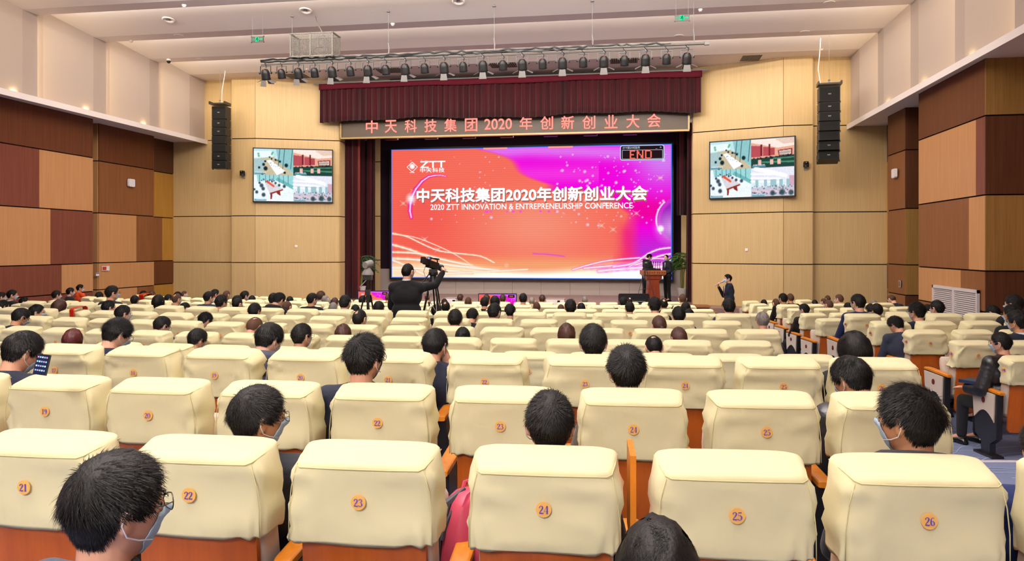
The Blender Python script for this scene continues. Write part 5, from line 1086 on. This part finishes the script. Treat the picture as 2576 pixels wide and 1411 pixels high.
    body=remesh(mb,.0075,'person',[M_skin]); top=float(max((hc+Hm@v).z for v in HEADV))+.012
    hood=MB(); hood.tube([nb+Vector((math.sin(a)*.105,.0-math.cos(a)*.085+.0,-.0+.02*math.cos(a)+.0)) for a in np.linspace(-2.3,2.3,15)],[.02,.034,.042,.048,.05,.052,.054,.055,.054,.052,.05,.048,.042,.034,.02],12); hood.ball(nb+Vector((0,-.085,-.05)),(.12,.06,.085),14,8)
    return dict(body=body,jacket=remesh(jk,.013,'jacket',[JM['N']],8),trousers=remesh(tr,.016,'trousers',[M_trs],3),shoes=sho.mesh('shoes',[M_shoe],True,True),collar=col_.mesh('shirt_collar',[M_shirt]),hood=hood.mesh('hood',[JM['N']],True,True),
        H=Matrix.Translation(hc)@Hm.to_4x4(),top=top,hy=hc.y,hx=hc.x,hz=hc.z,vest=None)
PROTO={}
SPECP={'u0':dict(yaw=0,pitch=3,arms='rest'),'u-25':dict(yaw=-25,pitch=3),'u-50':dict(yaw=-50,pitch=2),'u25':dict(yaw=25,pitch=3),'u50':dict(yaw=50,pitch=0),'d0':dict(lean=14,yaw=0,pitch=38,arms='phone'),'d-30':dict(lean=12,yaw=-30,pitch=32,arms='phone'),'d30':dict(lean=14,yaw=30,pitch=34,arms='phone'),
 'chin':dict(lean=12,yaw=-25,pitch=16,arms='chin'),'puff':dict(lean=4,yaw=28,pitch=4,puff=True,arms='rest',build=1.06),'puffd':dict(lean=12,yaw=25,pitch=30,puff=True,build=1.06),
 'cam':dict(yaw=-22,pitch=0,arms='camera',stand=True,build=1.08),'read':dict(lean=6,yaw=-20,pitch=30,arms='read',stand=True),'front':dict(yaw=18,pitch=14,arms='front',stand=True),'mic':dict(yaw=0,pitch=0,arms='mic',stand=True)}
def proto(k):
    if k not in PROTO: PROTO[k]=person_proto(**SPECP[k])
    return PROTO[k]
def setm(o,m): 
    o.material_slots[0].link='OBJECT'; o.material_slots[0].material=m
SKINS=[M_skin,mat('lighter_skin','#e3b095',.5,.35),mat('tan_skin','#c08a66',.5,.35)]
def dress(k,loc,rz,sc_,hk,hc_,jk,flags,near,label,group='seated audience'):
    P=proto(k); o=ob('person',P['body'],None,loc,(0,0,rz),sc_); rnd=random.Random(int(loc[0]*1000)+7)
    setm(o,SKINS[rnd.choice((0,0,1,1,2))]); tag(o,label,'person',group)
    j=ob('jacket',P['jacket'],o); setm(j,JM[jk])
    ob('trousers',P['trousers'],o); ob('shoes',P['shoes'],o)
    if 't' in flags: ob('shirt_collar',P['collar'],o)
    if 'h' in flags: h=ob('hood',P['hood'],o); setm(h,JM[jk])
    def hd(nm,me):
        c=ob(nm,me,o); c.matrix_local=P['H']; return c
    h=hd('hair',hair(hk,near,rnd.randrange(3) if hk in('short','thick') and near<2 else 0)); setm(h,HM[hc_]); 
    if hk not in('bob','long','pony','bun') and rnd.random()<.5: h.matrix_local=P['H']@Matrix.Diagonal((-1,1,1,1))
    if 'm' in flags: hd('face_mask',MASK); hd('ear_loops',LOOP)
    if 'e' in flags: hd('glasses',SPEC)
    hd('eyes_and_brows',EYES); return o
HK={'s':('short','black'),'k':('spiky','black'),'T':('thick','black'),'b':('buzz','shaved'),'B':('buzz','black'),'o':('bald','black'),'g':('short','grey'),'G':('buzz','grey'),'n':('short','brown'),'w':('bob','black'),'W':('bob','brown'),'r':('bob','red'),'l':('long','black'),'L':('long','brown'),'p':('pony','brown'),'u':('bun','black'),'S':('bald','shaved')}
HN={'s':'short-black-haired','k':'spiky-haired','T':'thick-black-haired','b':'crop-haired','B':'close-cropped','o':'balding','g':'grey-haired','G':'grey crop-haired','n':'short-brown-haired','w':'black bob-haired','W':'brown bob-haired','r':'red-brown-haired','l':'long-black-haired','L':'long-brown-haired','p':'ponytailed','u':'braided-bun','S':'bald'}
# px of head centre, py of head top, row, yaw (+ = turned left in the picture), bow 0/1, hair, jacket, flags
PEOPLE='''285 1128 17 -42 0 T G met
1655 1300 17 0 0 w K -
638 965 16 -52 0 T K met
1383 975 16 0 0 s K m
2300 960 16 34 0 k K mh
2650 1060 16 10 0 s U t
912 835 15 -28 0 k N met
1576 865 15 -2 0 k W m
2152 893 15 26 1 T P m
45 830 15 -32 1 T N m
286 797 14 -34 1 k N me
668 810 14 -30 1 T G mh
1089 822 14 -22 c s N m
1492 810 14 -4 0 s D m
2153 830 14 18 0 l B m
2520 836 13 55 0 s P me
490 825 13 -28 1 T B m
757 810 13 -36 0 s K me
183 825 13 -10 0 r B -
863 813 12 0 0 W B -
1645 840 13 0 1 o D m
1710 820 12 10 0 p N -
1425 811 12 0 0 W N -
1164 820 12 0 0 u U -
1145 775 11 -2 0 s N mt
905 775 11 -22 0 o N me
1658 791 11 4 0 p B m
1707 768 10 0 0 s N m
1242 760 10 -28 0 s N m
1435 750 9 0 0 s B -
1188 773 10 -10 1 s B -
1283 762 9 -14 0 s B m
1245 742 7 0 0 s D -
1219 745 6 0 0 s B -
1224 739 2 -10 0 n B -
1265 739 1 -8 0 n N -
1316 736 5 0 0 s B -
1338 746 2 -5 0 G B -
1350 758 6 0 0 b B -
1364 740 1 -8 0 n N -
1411 766 6 0 0 b B -
1471 744 1 0 0 g N -
1462 760 6 0 0 s B -
1568 745 5 -10 0 s B -
1584 746 1 5 0 o N -
1584 757 7 0 0 s B m
1647 745 9 0 0 k B -
1669 749 6 8 0 o B -
1717 738 5 0 0 b B -
1725 758 7 -5 0 s B -
1733 775 8 0 0 l B -
1918 782 10 4 0 g D e
1833 749 9 0 0 T D h
1921 755 2 0 0 s V -
1971 736 5 22 0 s B m
1988 737 3 12 0 b B -
1952 750 4 18 0 b B -
2024 762 7 38 0 s B m
2049 753 3 0 0 B B -
2082 742 1 20 0 b B -
2072 750 2 30 0 b B m
2085 753 6 22 0 b B m
2112 739 5 35 0 b B me
2133 761 6 0 0 s B -
2160 737 9 24 0 s U me
2197 754 4 0 0 g B -
2190 763 7 0 0 T B -
2206 762 8 5 0 T B -
2243 740 5 20 1 b D -
2258 793 11 30 1 k D -
2308 758 10 28 0 k N met
2333 764 7 10 0 s B -
2359 753 9 25 0 s B m
2503 766 9 25 1 s B me
2553 738 10 30 0 s B m
2549 763 11 30 0 s B me
2562 778 12 30 0 T N met
30 727 8 -55 0 s B met
60 746 8 -60 0 s B me
3 733 8 -50 0 s B me
7 755 10 -30 0 s B -
47 772 12 -34 1 s N me
90 763 11 -60 0 s N me
142 729 7 -38 0 s N m
148 752 10 -30 1 L O h
177 722 6 -42 0 s K m
201 714 5 -55 0 s V me
250 733 6 -10 0 l B -
281 716 9 -46 0 s N me
272 753 10 -40 0 s B m
308 765 11 -42 0 s B me
340 741 7 0 0 s B -
361 730 4 -20 0 s B -
383 730 5 -12 0 p B -
398 740 9 -6 0 l B -
423 739 6 -46 0 s V me
445 738 7 -34 0 S B m
447 732 4 -20 0 s B m
463 731 2 -50 0 b B m
464 759 8 -30 1 s B m
524 731 7 -36 0 s G m
540 726 4 -50 0 s V me
557 740 9 -28 0 T N m
570 730 5 -28 0 b B m
597 741 7 -30 0 s B -
596 748 8 -30 0 B B m
615 730 4 -46 0 s B m
635 745 5 0 0 s B -
515 783 11 -28 1 k K me
402 793 12 -34 1 s N me
640 797 12 -20 1 S B -
641 760 10 -22 0 s B -
701 734 9 -26 1 k B h
688 735 7 -10 0 s B -
722 756 8 -22 0 b N -
730 744 5 0 0 s B -
784 735 7 -38 0 s B me
806 730 4 -30 0 n D -
819 742 5 -20 0 g B -
827 750 5 0 0 G B -
842 747 6 -10 0 p B -
838 759 8 -5 0 G B -
868 740 9 -12 0 s B m
895 765 7 0 0 w B -
953 755 9 -4 0 s B -
912 742 5 -10 0 s B -
928 740 3 0 0 s B -
976 737 2 -30 0 b B e
988 749 7 -22 0 n N -
1006 756 6 0 0 s B -
1076 738 1 -20 0 S B -
1097 764 8 0 0 s B -
1118 750 5 0 0 B B -
1121 755 7 0 0 o B -
1158 738 1 -12 0 n N -
1178 746 5 -4 0 b B -'''
CNT={}
rows_=[l.split() for l in PEOPLE.split('\n')]
order=sorted(rows_,key=lambda r:float(r[0]))
for r in order: CNT.setdefault(int(r[2]),[]).append(r)
CUSTOM={'285':'person with glasses and mask looking right, largest head at the lower left','1655':'dark bob-haired head at the bottom edge of the picture','1383':'short-haired person seated in front of seat 24, seen straight from behind',
 '638':'masked person with glasses beside seat 22 in the row nearest the camera','2300':'wide spiky-haired person in charcoal coat before the nearest seat numbered 26','2650':'person in bright navy at the right edge of the picture, only shoulder showing',
 '912':'spiky-haired person with red-tipped glasses in front of the second-row seat 22','1833':'person with blue-grey hood below the man with the microphone','1089':'person in navy propping the chin on one hand','183':'red-brown-haired person at the left, behind a third-row seat',
 '2520':'person in black puffer jacket beside the blue book','148':'person in olive green hooded coat bent forward at the left'}
def add_people():
    seen=[]
    for r in rows_:
        px,py,n,psi=float(r[0]),float(r[1]),int(r[2]),float(r[3]); bow,hk,jk,fl=r[4],r[5],r[6],r[7]
        Xc,Yc,R=row_circle(n); X,d,a=on_row(n,px,.19); rel=psi-math.degrees(a)
        if bow=='c': k='chin'
        elif jk=='P': k='puffd' if bow=='1' else 'puff'
        elif bow=='1': k=min(('d0','d-30','d30'),key=lambda q:abs(SPECP[q]['yaw']-rel))
        else: k=min(('u0','u-25','u-50','u25','u50'),key=lambda q:abs(SPECP[q]['yaw']-rel))
        P=proto(k); res_=max(-12,min(12,rel-SPECP[k]['yaw'])); X,d,a=on_row(n,px,P['hy']); dd=d; rr_=px>2200 and n in RD
        if rr_: dd=RD[n][0]+P['hy']*.93; X=(px-HX)/F*dd
        ztop=EYE-(py-HY)/F*dd; s=(ztop-zrow(n))/(P['top']+(.012 if hk not in 'bBSG' else 0)); s0=s; s=max(.86,min(1.12,s))
        if abs(s0-s)>.03: print('PERSON scale',r[0],r[1],n,round(s0,2))
        loc,hd=place(n,a)
        if rr_: loc=cam2w(X,dd,ZB)-Vector((-math.sin(hd),math.cos(hd),0))*P['hy']*1.0; loc.z=ZB
        rz=hd+R_(res_)
        for q in seen:
            if q[0]==n and (q[1]-loc).length<.42: print('CLOSE',q[2],r[0],n,round((q[1]-loc).length,2))
        seen.append((n,loc.copy(),r[0]))
        # keep the head on its ray after the extra turn of the body
        off=Vector((-math.sin(rz),math.cos(rz),0))*P['hy']*s-Vector((-math.sin(hd),math.cos(hd),0))*P['hy']; loc=loc-Vector((off.x,off.y,0))
        near=2 if n>=14 else 1 if n>=10 else 0
        i=[q[0] for q in CNT[n]].index(r[0])+1
        lab=(CUSTOM.get(r[0]) if n>=9 and n!=11 else None) or '%s person in %s, %s from the left in the %s row from the camera'%(HN[hk],JN[jk],ordn(i),ordn(18-n) if n<17 else 'nearest')
        if len(lab.split())>16: lab='%s person in %s, %s from left, %s row from camera'%(HN[hk],JN[jk],ordn(i),ordn(18-n))
        hk2,hcol=HK[hk]
        if near==0 and hk2=='buzz': hk2='buzz'
        dress(k,loc,rz,s,hk2,hcol,jk,fl,near,lab); OCC.add((n,a))
add_people()
# ================================================================ stage furniture, standing people, tripods, small things
def tripod(mb,z,foot,top=.0,r=.011,dbl=False,rot=0):
    for k in range(3):
        a=rot+k*2*pi/3; e=(math.cos(a)*foot,math.sin(a)*foot,.01); s=(math.cos(a)*.05,math.sin(a)*.05,z-top)
        if dbl:
            n=Vector((-math.sin(a),math.cos(a),0))*.022
            mb.tube([Vector(s)+n,Vector(e)+n*.4],r,6); mb.tube([Vector(s)-n,Vector(e)-n*.4],r,6); mb.ball(e,.025,8,5)
        else: mb.tube([s,e],[r,r*.8],6); mb.ball(e,.014,6,4)
        m=Vector(s).lerp(Vector(e),.6); mb.tube([m,(0,0,m.z+.05)],.006,5)
# lectern
p=at(1642,700,27.6); lt=empty('lectern',(p.x,p.y,ZS),TH+R_(2)); tag(lt,'brown wooden lectern with carved top and six microphones on the stage','lectern')
M_mah=wood('mahogany','#7a3420','#8a4028',.3); M_carv=wood('carved_wood','#a8673a','#8e4f2c',.5)
mb=MB(); mb.prism([(-.27,0),(.27,0),(.25,.06),(.235,.08),(.19,.75),(.26,.84),(-.26,.84),(-.19,.75),(-.235,.08),(-.25,.06)],-.2,.2); mb.obj('pedestal',[M_mah],lt,False)
mb=MB(); mb.box((0,0,.9),(.58,.46,.12)); mb.box((0,0,.975),(.78,.52,.03)); mb.obj('upper_case',[M_mah],lt,False)
mb=MB(); mb.prism([(-.42,0),(.42,0),(.42,.15),(-.42,.15)],-.3,.28); o=mb.obj('carved_top',[M_carv],lt,False); o.location=(0,0,1.0)
mb=MB(); [mb.ball((-.36+.09*k,-.305,1.075),(.034,.012,.034),8,5) for k in range(9)]; mb.obj('carving',[M_mah],lt)
t=empty('microphone_rack',(p.x,p.y,ZS+1.151),TH+R_(2)); tag(t,'row of black gooseneck microphones standing on the lectern','microphone'); mb=MB(); mb.box((.0,-.05,.03),(.55,.14,.06)); mb.obj('base',[M_black],t,False)
for k in range(7):
    x=-.24+.08*k; mb=MB(); mb.tube([(x,-.05,.05),(x,-.06,.2),(x+.005,-.09,.27)],.009,6); mb.ball((x+.006,-.1,.3),.026,8,6); mb.obj('microphone',[M_black],t)
def stand(k,px,d,zf,ytop,rz,hk,jk,fl,label):
    P=proto(k); q=at(px,HY,d); s=(EYE-(ytop-HY)/F*d-zf)/(P['top']+.005); hk2,hc2=HK[hk]
    q-=Matrix.Rotation(rz,3,'Z')@Vector((P['hx'],P['hy'],0))*s
    o=dress(k,(q.x,q.y,zf),rz,s,hk2,hc2,jk,fl,1,label,None); return o
def shirtfront(o,tie):
    mb=MB(); mb.add([(-.045,.128,1.44),(0,.140,1.42),(.045,.128,1.44),(.0,.152,1.12),(-.03,.148,1.25),(.03,.148,1.25)],[(0,1,4),(1,2,5),(1,5,3,4)]); mb.obj('shirt_front',[M_shirt],o,False,False)
    mb=MB(); mb.prism([(-.022,1.43),(.022,1.43),(.03,1.18),(0,1.12),(-.03,1.18)],.150,.158); mb.obj('tie',[mat(tie[0],tie[1],.6,.3)],o,False)
shirtfront(stand('front',1676,27.9,ZS,640,TH+R_(118),'o','K','mt','masked balding person in dark suit standing at the right of the lectern'),('navy_tie','#20264a'))
stand('read',1633,28.5,ZS,638,TH-R_(62),'s','K','mt','person in dark suit bending over the lectern from its left side')
mm=stand('mic',1831,19.6,ZD,689,TH+R_(88),'s','N','mt','masked person in navy suit speaking into a microphone in the right aisle'); shirtfront(mm,('maroon_tie','#5a1822'))
P=proto('mic'); mb=MB(); a=Vector((.03,.15,1.56)); b=Vector((.09,.36,1.44)); mb.tube([a,a.lerp(b,.25),a.lerp(b,.3),b],[.024,.022,.016,.013],10); mb.ball(a,.026,10,7); t=mb.obj('microphone',[mat('silver_pink_metal','#c4aeb4',.3,.5,metal=.5)]); t.parent=None; t.matrix_world=mm.matrix_basis; tag(t,'silver handheld microphone held at the mask of the standing speaker','microphone')
# cameraman with video camera and tripod
cmn=stand('cam',1026,11.4,ZC,660,TH-R_(6),'B','B','met','person in black suit seen from behind, working a video camera on a tripod')
q=at(1090,700,11.9); ct=empty('camera_tripod',(q.x,q.y,ZC),TH); tag(ct,'black double-legged video tripod in front of the cameraman','tripod')
mb=MB(); tripod(mb,1.62,.42,0,.013,True,R_(80)); mb.obj('legs',[M_metal],ct); mb=MB(); mb.lathe([(.07,1.56),(.08,1.6),(.06,1.66),(.05,1.72),(.075,1.74),(.075,1.78)],n=14); mb.box((0,0,1.8),(.12,.16,.05)); mb.obj('fluid_head',[M_black],ct); mb=MB(); mb.tube([(-.06,-.05,1.75),(-.2,-.3,1.55),(-.22,-.34,1.5)],[.01,.01,.016],6); mb.obj('pan_handle',[M_metal],ct)
mb=MB(); mb.tube([(-.02,.0,1.72),(-.06,-.08,1.5),(-.03,-.1,1.3),(.06,-.06,1.15),(.04,.0,1.4)],.006,5); mb.obj('white_cable',[M_white],ct)
v=empty('video_camera',(q.x-.02,q.y,ZC+1.83),TH-R_(14),.68); v.rotation_euler=(R_(-12),0,TH-R_(30)); tag(v,'black video camera with small lit viewfinder on the tripod','video camera')
mb=MB(); mb.box((0,0,.09),(.13,.34,.16)); mb.box((-.01,-.24,.12),(.1,.14,.13)); mb.obj('body',[M_black],v,2); mb=MB(); mb.lathe([(.06,0),(.06,.1),(.075,.12),(.08,.2),(.07,.2)],c=(.0,.16,.09),n=16,M=Matrix.Rotation(-pi/2,4,'X').to_3x3()); mb.obj('lens_hood',[M_metal],v)
mb=MB(); mb.tube([(0,-.12,.17),(0,-.12,.24),(0,.16,.25),(0,.18,.17)],.016,8); mb.tube([(.0,.05,.25),(0,.22,.27)],.02,8); mb.obj('carrying_handle',[M_black],v); mb=MB(); mb.box((-.13,.02,.25),(.09,.05,.07)); mb.tube([(0,.04,.25),(-.1,.03,.25)],.01,6); mb.obj('viewfinder',[M_black],v,2); mb=MB(); mb.box((-.13,-.008,.25),(.06,.004,.045)); mb.obj('lit_display',[emis('lit_lilac',(.45,.4,.85),.9)],v,False)
mb=MB(); mb.box((-.03,-.34,.14),(.09,.08,.14)); mb.obj('battery',[M_metal],v,2); mb=MB(); mb.tube([(-.04,-.2,.06),(-.08,-.2,-.1),(-.05,-.1,-.28)],.007,5); mb.obj('cable',[M_grey],v)
q=at(925,700,11.2); t=empty('conference_camera_tripod',(q.x,q.y,ZC),TH); tag(t,'tall black tripod in front of the left floor monitor','tripod')
mb=MB(); tripod(mb,1.46,.42,0,.014,False,R_(50)); mb.obj('legs',[M_metal],t); mb=MB(); mb.tube([(0,0,1.0),(0,0,1.72)],.016,8); mb.box((0,0,1.72),(.13,.1,.07)); mb.box((0,0,1.5),(.07,.07,.08)); mb.obj('column',[M_black],t); mb=MB(); mb.tube([(0,-.03,1.7),(-.1,-.1,1.58)],.008,6); mb.obj('pan_handle',[M_steel],t)
c=empty('conference_camera',(q.x,q.y,ZC+1.76),TH); tag(c,'grey tracking camera on top of the tall black tripod','camera'); mb=MB(); mb.lathe([(.085,0),(.085,.03),(.04,.1),(.035,.11)],n=20); mb.obj('base',[mat('warm_grey_plastic','#8f8a88',.5,.4)],c); mb=MB(); mb.tube([(.04,.05,.17),(-.03,-.07,.145)],[.055,.05],16); mb.ball((.0,0,.115),.035,10,7); mb.obj('camera_head',[MATS['warm_grey_plastic']],c)
q=at(1623,700,26.7); t=empty('phone_tripod',(q.x,q.y,ZS),TH); tag(t,'thin black tripod with a small camera in front of the lectern','tripod'); mb=MB(); tripod(mb,1.2,.42,0,.012,False,R_(90)); mb.tube([(0,0,.8),(0,0,1.45)],.013,6); mb.obj('legs',[M_metal],t)
c=empty('small_camera',(q.x,q.y,ZS+1.451),TH); tag(c,'small black and silver camera on the thin stage tripod','camera'); mb=MB(); mb.box((0,0,.06),(.17,.1,.11)); mb.lathe([(.05,0),(.05,.09)],c=(0,.05,.06),n=12,M=Matrix.Rotation(-pi/2,4,'X').to_3x3()); mb.obj('body',[M_black],c); mb=MB(); mb.box((.02,-.055,.0),(.09,.02,.05)); mb.obj('plate',[M_steel],c)
# palms
M_leaf=mat('palm_green','#2c5a22',.5,.3,noise=((14,14,14),.35,.65),c2='#5a8a3a'); M_leaf2=mat('bluish_palm_green','#4a7a5a',.5,.3,noise=((14,14,14),.35,.65),c2='#2c5030'); M_pot=mat('white_glazed_pot','#e4dcdc',.3,.5); M_stem=mat('cane_stem','#7a7a3a',.6,.3)
def palm(px,pyt,d,label,seed,ml,H):
    rnd=random.Random(seed); q=at(px,HY,d); t=empty('potted_palm',(q.x,q.y,ZS)); tag(t,label,'plant','potted palms beside the screen')
    mb=MB(); mb.lathe([(.13,0),(.15,.02),(.21,.42),(.22,.45),(.19,.45),(.18,.4)],n=20); mb.obj('pot',[M_pot],t); mb=MB(); mb.lathe([(.18,.38),(.001,.4)],n=16); mb.obj('soil',[M_joint],t)
    st=MB(); lf=MB()
    for k in range(14):
        a=rnd.uniform(0,2*pi); h=rnd.uniform(.55,1)*H*.8; r=rnd.uniform(.05,.22); top=Vector((math.cos(a)*r,math.sin(a)*r,.4+h)); st.tube([(math.cos(a)*.05,math.sin(a)*.05,.38),(math.cos(a)*.07,math.sin(a)*.07,.4+h*.5),top],[.013,.011,.006],6)
        for j in range(5):
            b=a+rnd.uniform(-1.9,1.9); L=rnd.uniform(.35,.6); dirn=Vector((math.cos(b),math.sin(b),0)); rib=[top+dirn*(L*s)+Vector((0,0,L*(.75*s-.95*s*s))) for s in np.linspace(0,1,9)]
            st.tube(rib,.004,4)
            for i in range(1,9):
                for s in (-1,1):
                    sd=Vector((-dirn.y,dirn.x,0))*s; l=.19*(1-.05*i); w=.02; p0=rib[i]; tip=p0+(sd*.75+dirn*.6).normalized()*l-Vector((0,0,l*.35)); md=p0.lerp(tip,.45)+Vector((0,0,.015))
                    lf.add([p0,md+dirn*w,tip,md-dirn*w],[(0,1,2,3)])
    st.obj('stem',[M_stem],t); o=lf.obj('foliage',[ml],t,False,False); o['kind']='stuff'
palm(1716,632,28.6,'potted palm in a white pot between the screen and the right curtain',3,M_leaf,1.65); palm(907,640,30.0,'potted palm half hidden by the left stage curtain',8,M_leaf2,1.5)
# boxes on the stage and steps
for px0,px1,pyt,d,lab in ((1375,1421,751,26.0,'low white stage box with a dark cable hole, right of the middle'),(1123,1150,749,26.2,'low white stage box behind the cameraman')):
    a=at(px0,pyt,d); b=at(px1,pyt,d); t=empty('stage_box',((a.x+b.x)/2,(a.y+b.y)/2,ZS),TH*0); tag(t,lab,'box','low white boxes on the stage'); h=a.z-ZS; mb=MB(); mb.box((0,0,h/2),(b.x-a.x,.4,h)); mb.obj('case',[M_white],t,False); mb=MB(); mb.box((.12,-.203,h*.55),(.09,.008,.1)); mb.obj('cable_hole',[M_joint],t,False); mb=MB(); mb.box((0,0,h+.006),(b.x-a.x+.03,.43,.012)); mb.obj('lid',[M_gp],t,False)
a=at(1752,770,23.6); b=at(1798,770,23.6); t=empty('wooden_steps',((a.x+b.x)/2,a.y+.2,0)); tag(t,'dark brown wooden steps at the right end of the stage','steps'); M_step=wood('step_walnut','#4a2c1c','#5a3824')
for k,(x0,x1,h) in enumerate(((-.3,.1,.56),(-.1,.32,.38),(.1,.5,.2))): mb=MB(); mb.box(((x0+x1)/2,0,h/2-.02),(x1-x0,.8,h-.04)); mb.obj('riser',[M_step],t,False); mb=MB(); mb.box(((x0+x1)/2,0,h),(x1-x0+.04,.84,.04)); mb.obj('tread',[WD['brown']],t,False)
# lamps hanging behind the banner
for i,px in enumerate((905,985,1085,1180,1275,1385,1485,1585)):
    q=atY(px,347-.022*(px-862),28.0); t=empty('border_light',(q.x,28.0,q.z)); tag(t,'dark flat stage lamp under the banner, %s from the left'%ordn(i+1),'stage light','dark lamps hung behind the banner'); mb=MB(); mb.box((0,0,-.06),(.5,.2,.12)); mb.obj('housing',[M_black],t,False); mb=MB(); mb.box((0,0,.1),(.04,.04,.24)); mb.tube([(0,0,.2),(0,0,8.14-q.z)],.012,6); mb.obj('hanger',[M_metal],t)
mb=MB(); mb.tube([(XM-6.5,28.0,EYE+4.3),(XM+6.5,28.0,EYE+4.3)],.03,8); 
# objects among the seats
q=on_row(16,1142,.1); loc,hd=place(16,on_row(16,1095,0)[2]); t=empty('backpack',loc+Matrix.Rotation(hd,3,'Z')@Vector((.06,.24,.43)),hd-R_(28),.86); t.rotation_euler=(R_(-4),R_(8),hd+R_(38)); tag(t,'pink-red backpack with open dark zip, standing between the nearest seats 23 and 24','backpack')
M_bp=mat('pink_red_nylon','#a03048',.5,.4,bump=((200,200,200),.3,.001)); M_zip=mat('dark_zip_mesh','#2c2c34',.6,.3)
mb=MB(); rings=[]
for z,wx,wy in ((0,.1,.07),(.02,.14,.1),(.15,.155,.115),(.3,.15,.105),(.4,.125,.085),(.44,.09,.06),(.455,.04,.03)): rings.append([Vector((se(2*pi*i/28,.6)[0]*wx,se(2*pi*i/28,.6)[1]*wy+.008*math.sin(i*1.3+z*20),z)) for i in range(28)])
mb.loft(rings); mb.obj('main_bag',[M_bp],t); mb=MB(); rings=[]
for z,wx,wy in ((.03,.1,.03),(.06,.12,.05),(.2,.12,.055),(.27,.1,.04),(.3,.06,.02)): rings.append([Vector((se(2*pi*i/24,.6)[0]*wx,-.11+se(2*pi*i/24,.6)[1]*wy,z)) for i in range(24)])
mb.loft(rings); mb.obj('front_pocket',[M_bp],t); mb=MB(); mb.tube([(-.157*math.cos(a)*(1),-.03,.25+.2*math.sin(a)) for a in np.linspace(.1,3.0,15)],.009,6); mb.obj('zip',[M_zip],t)
mb=MB(); mb.tube([(-.152,-.02,.12),(-.158,.0,.28),(-.13,.0,.4),(-.06,.0,.455)],[.006,.022,.02,.006],8); mb.obj('open_gusset',[M_zip],t); mb=MB(); mb.tube([(-.04,.05,.44),(-.03,.06,.465),(.0,.065,.472),(.03,.06,.465),(.04,.05,.44)],.009,6); mb.obj('grab_handle',[M_bp],t)
loc,hd,_q=right_place(13,0); t=empty('blue_book',loc+Matrix.Rotation(hd,3,'Z')@Vector((-.25,.29,.628)),hd+R_(28),.95); tag(t,'dark blue hardback book lying on the aisle armrest, beside the puffer jacket','book'); mb=MB(); mb.box((0,0,.004),(.2,.28,.004)); mb.box((0,0,.03),(.2,.28,.004)); mb.box((-.1,0,.017),(.005,.28,.03)); mb.obj('cover',[mat('blue_book_cloth','#16223e',.5,.4)],t,False); mb=MB(); mb.box((.003,0,.017),(.188,.268,.021)); mb.obj('pages',[M_white],t,False)
q=at(106,917,3.15); t=empty('tablet',q,TH+R_(-12)); t.rotation_euler=(R_(-12),R_(5),TH-R_(12)); tag(t,'lit tablet with coloured app icons held by a person at the left','tablet'); mb=MB(); mb.box((0,0,0),(.062,.008,.085)); mb.obj('case',[M_black],t,False); mb=MB(); mb.box((0,-.0045,0),(.056,.001,.078)); mb.obj('display',[emis('lit_navy',(.02,.03,.1),1)],t,False)
for k in range(20): mb=MB(); mb.box((-.021+.0105*(k%5),-.0056,.03-.018*(k//5)),(.0065,.001,.0065)); mb.obj('app_icon',[emis('lit_icon_%s'%('pink','blue','white','teal')[(k*7)%4],((.9,.4,.6),(.4,.6,1),(.95,.95,1),(.4,.85,.8))[(k*7)%4],1)],t,False)
def sash(n,px,label,w_):
    a=sang(n,px); loc,hd=place(n,a); t=empty('red_sash',loc,hd); tag(t,label,'sash','red sashes laid over seat covers'); P=[(-.098,.82),(-.100,.93),(-.105,1.03),(-.09,1.05),(0,1.068),(.08,1.076),(.11,1.05),(.113,.9)]
    for x0,x1,m,off in ((-w_,w_,mat('red_satin','#c01818',.4,.4),0),(-w_,-w_*.75,mat('gold_trim','#e0a030',.4,.4),.003),(w_*.75,w_,MATS.get('gold_trim') or mat('gold_trim','#e0a030',.4,.4),.003)):
        mb=MB(); n_=len(P); mb.add([(x0,y-off*(y<0)+off*(y>.1),z+off) for y,z in P]+[(x1,y-off*(y<0)+off*(y>.1),z+off) for y,z in P],[(i,i+1,i+1+n_,i+n_) for i in range(n_-1)]); mb.obj('cloth' if off==0 else 'gold_edge',[m],t,False,False)
sash(5,366,'wide red sash with gold edges over a far left seat back',.11); sash(10,197,'short red sash on top of a seat at the left',.045)
build_seats(OCC)
for o in list(col.objects):
    if o.get('label','').startswith('cream seat with disc number 24') and o.get('label','').endswith('the row nearest the camera'):
        mb=MB(); mb.box((.262,.12,.88),(.018,.2,.27)); mb.box((.262,.12,.73),(.016,.04,.08)); mb.obj('writing_tablet',[M_arm],o,2)
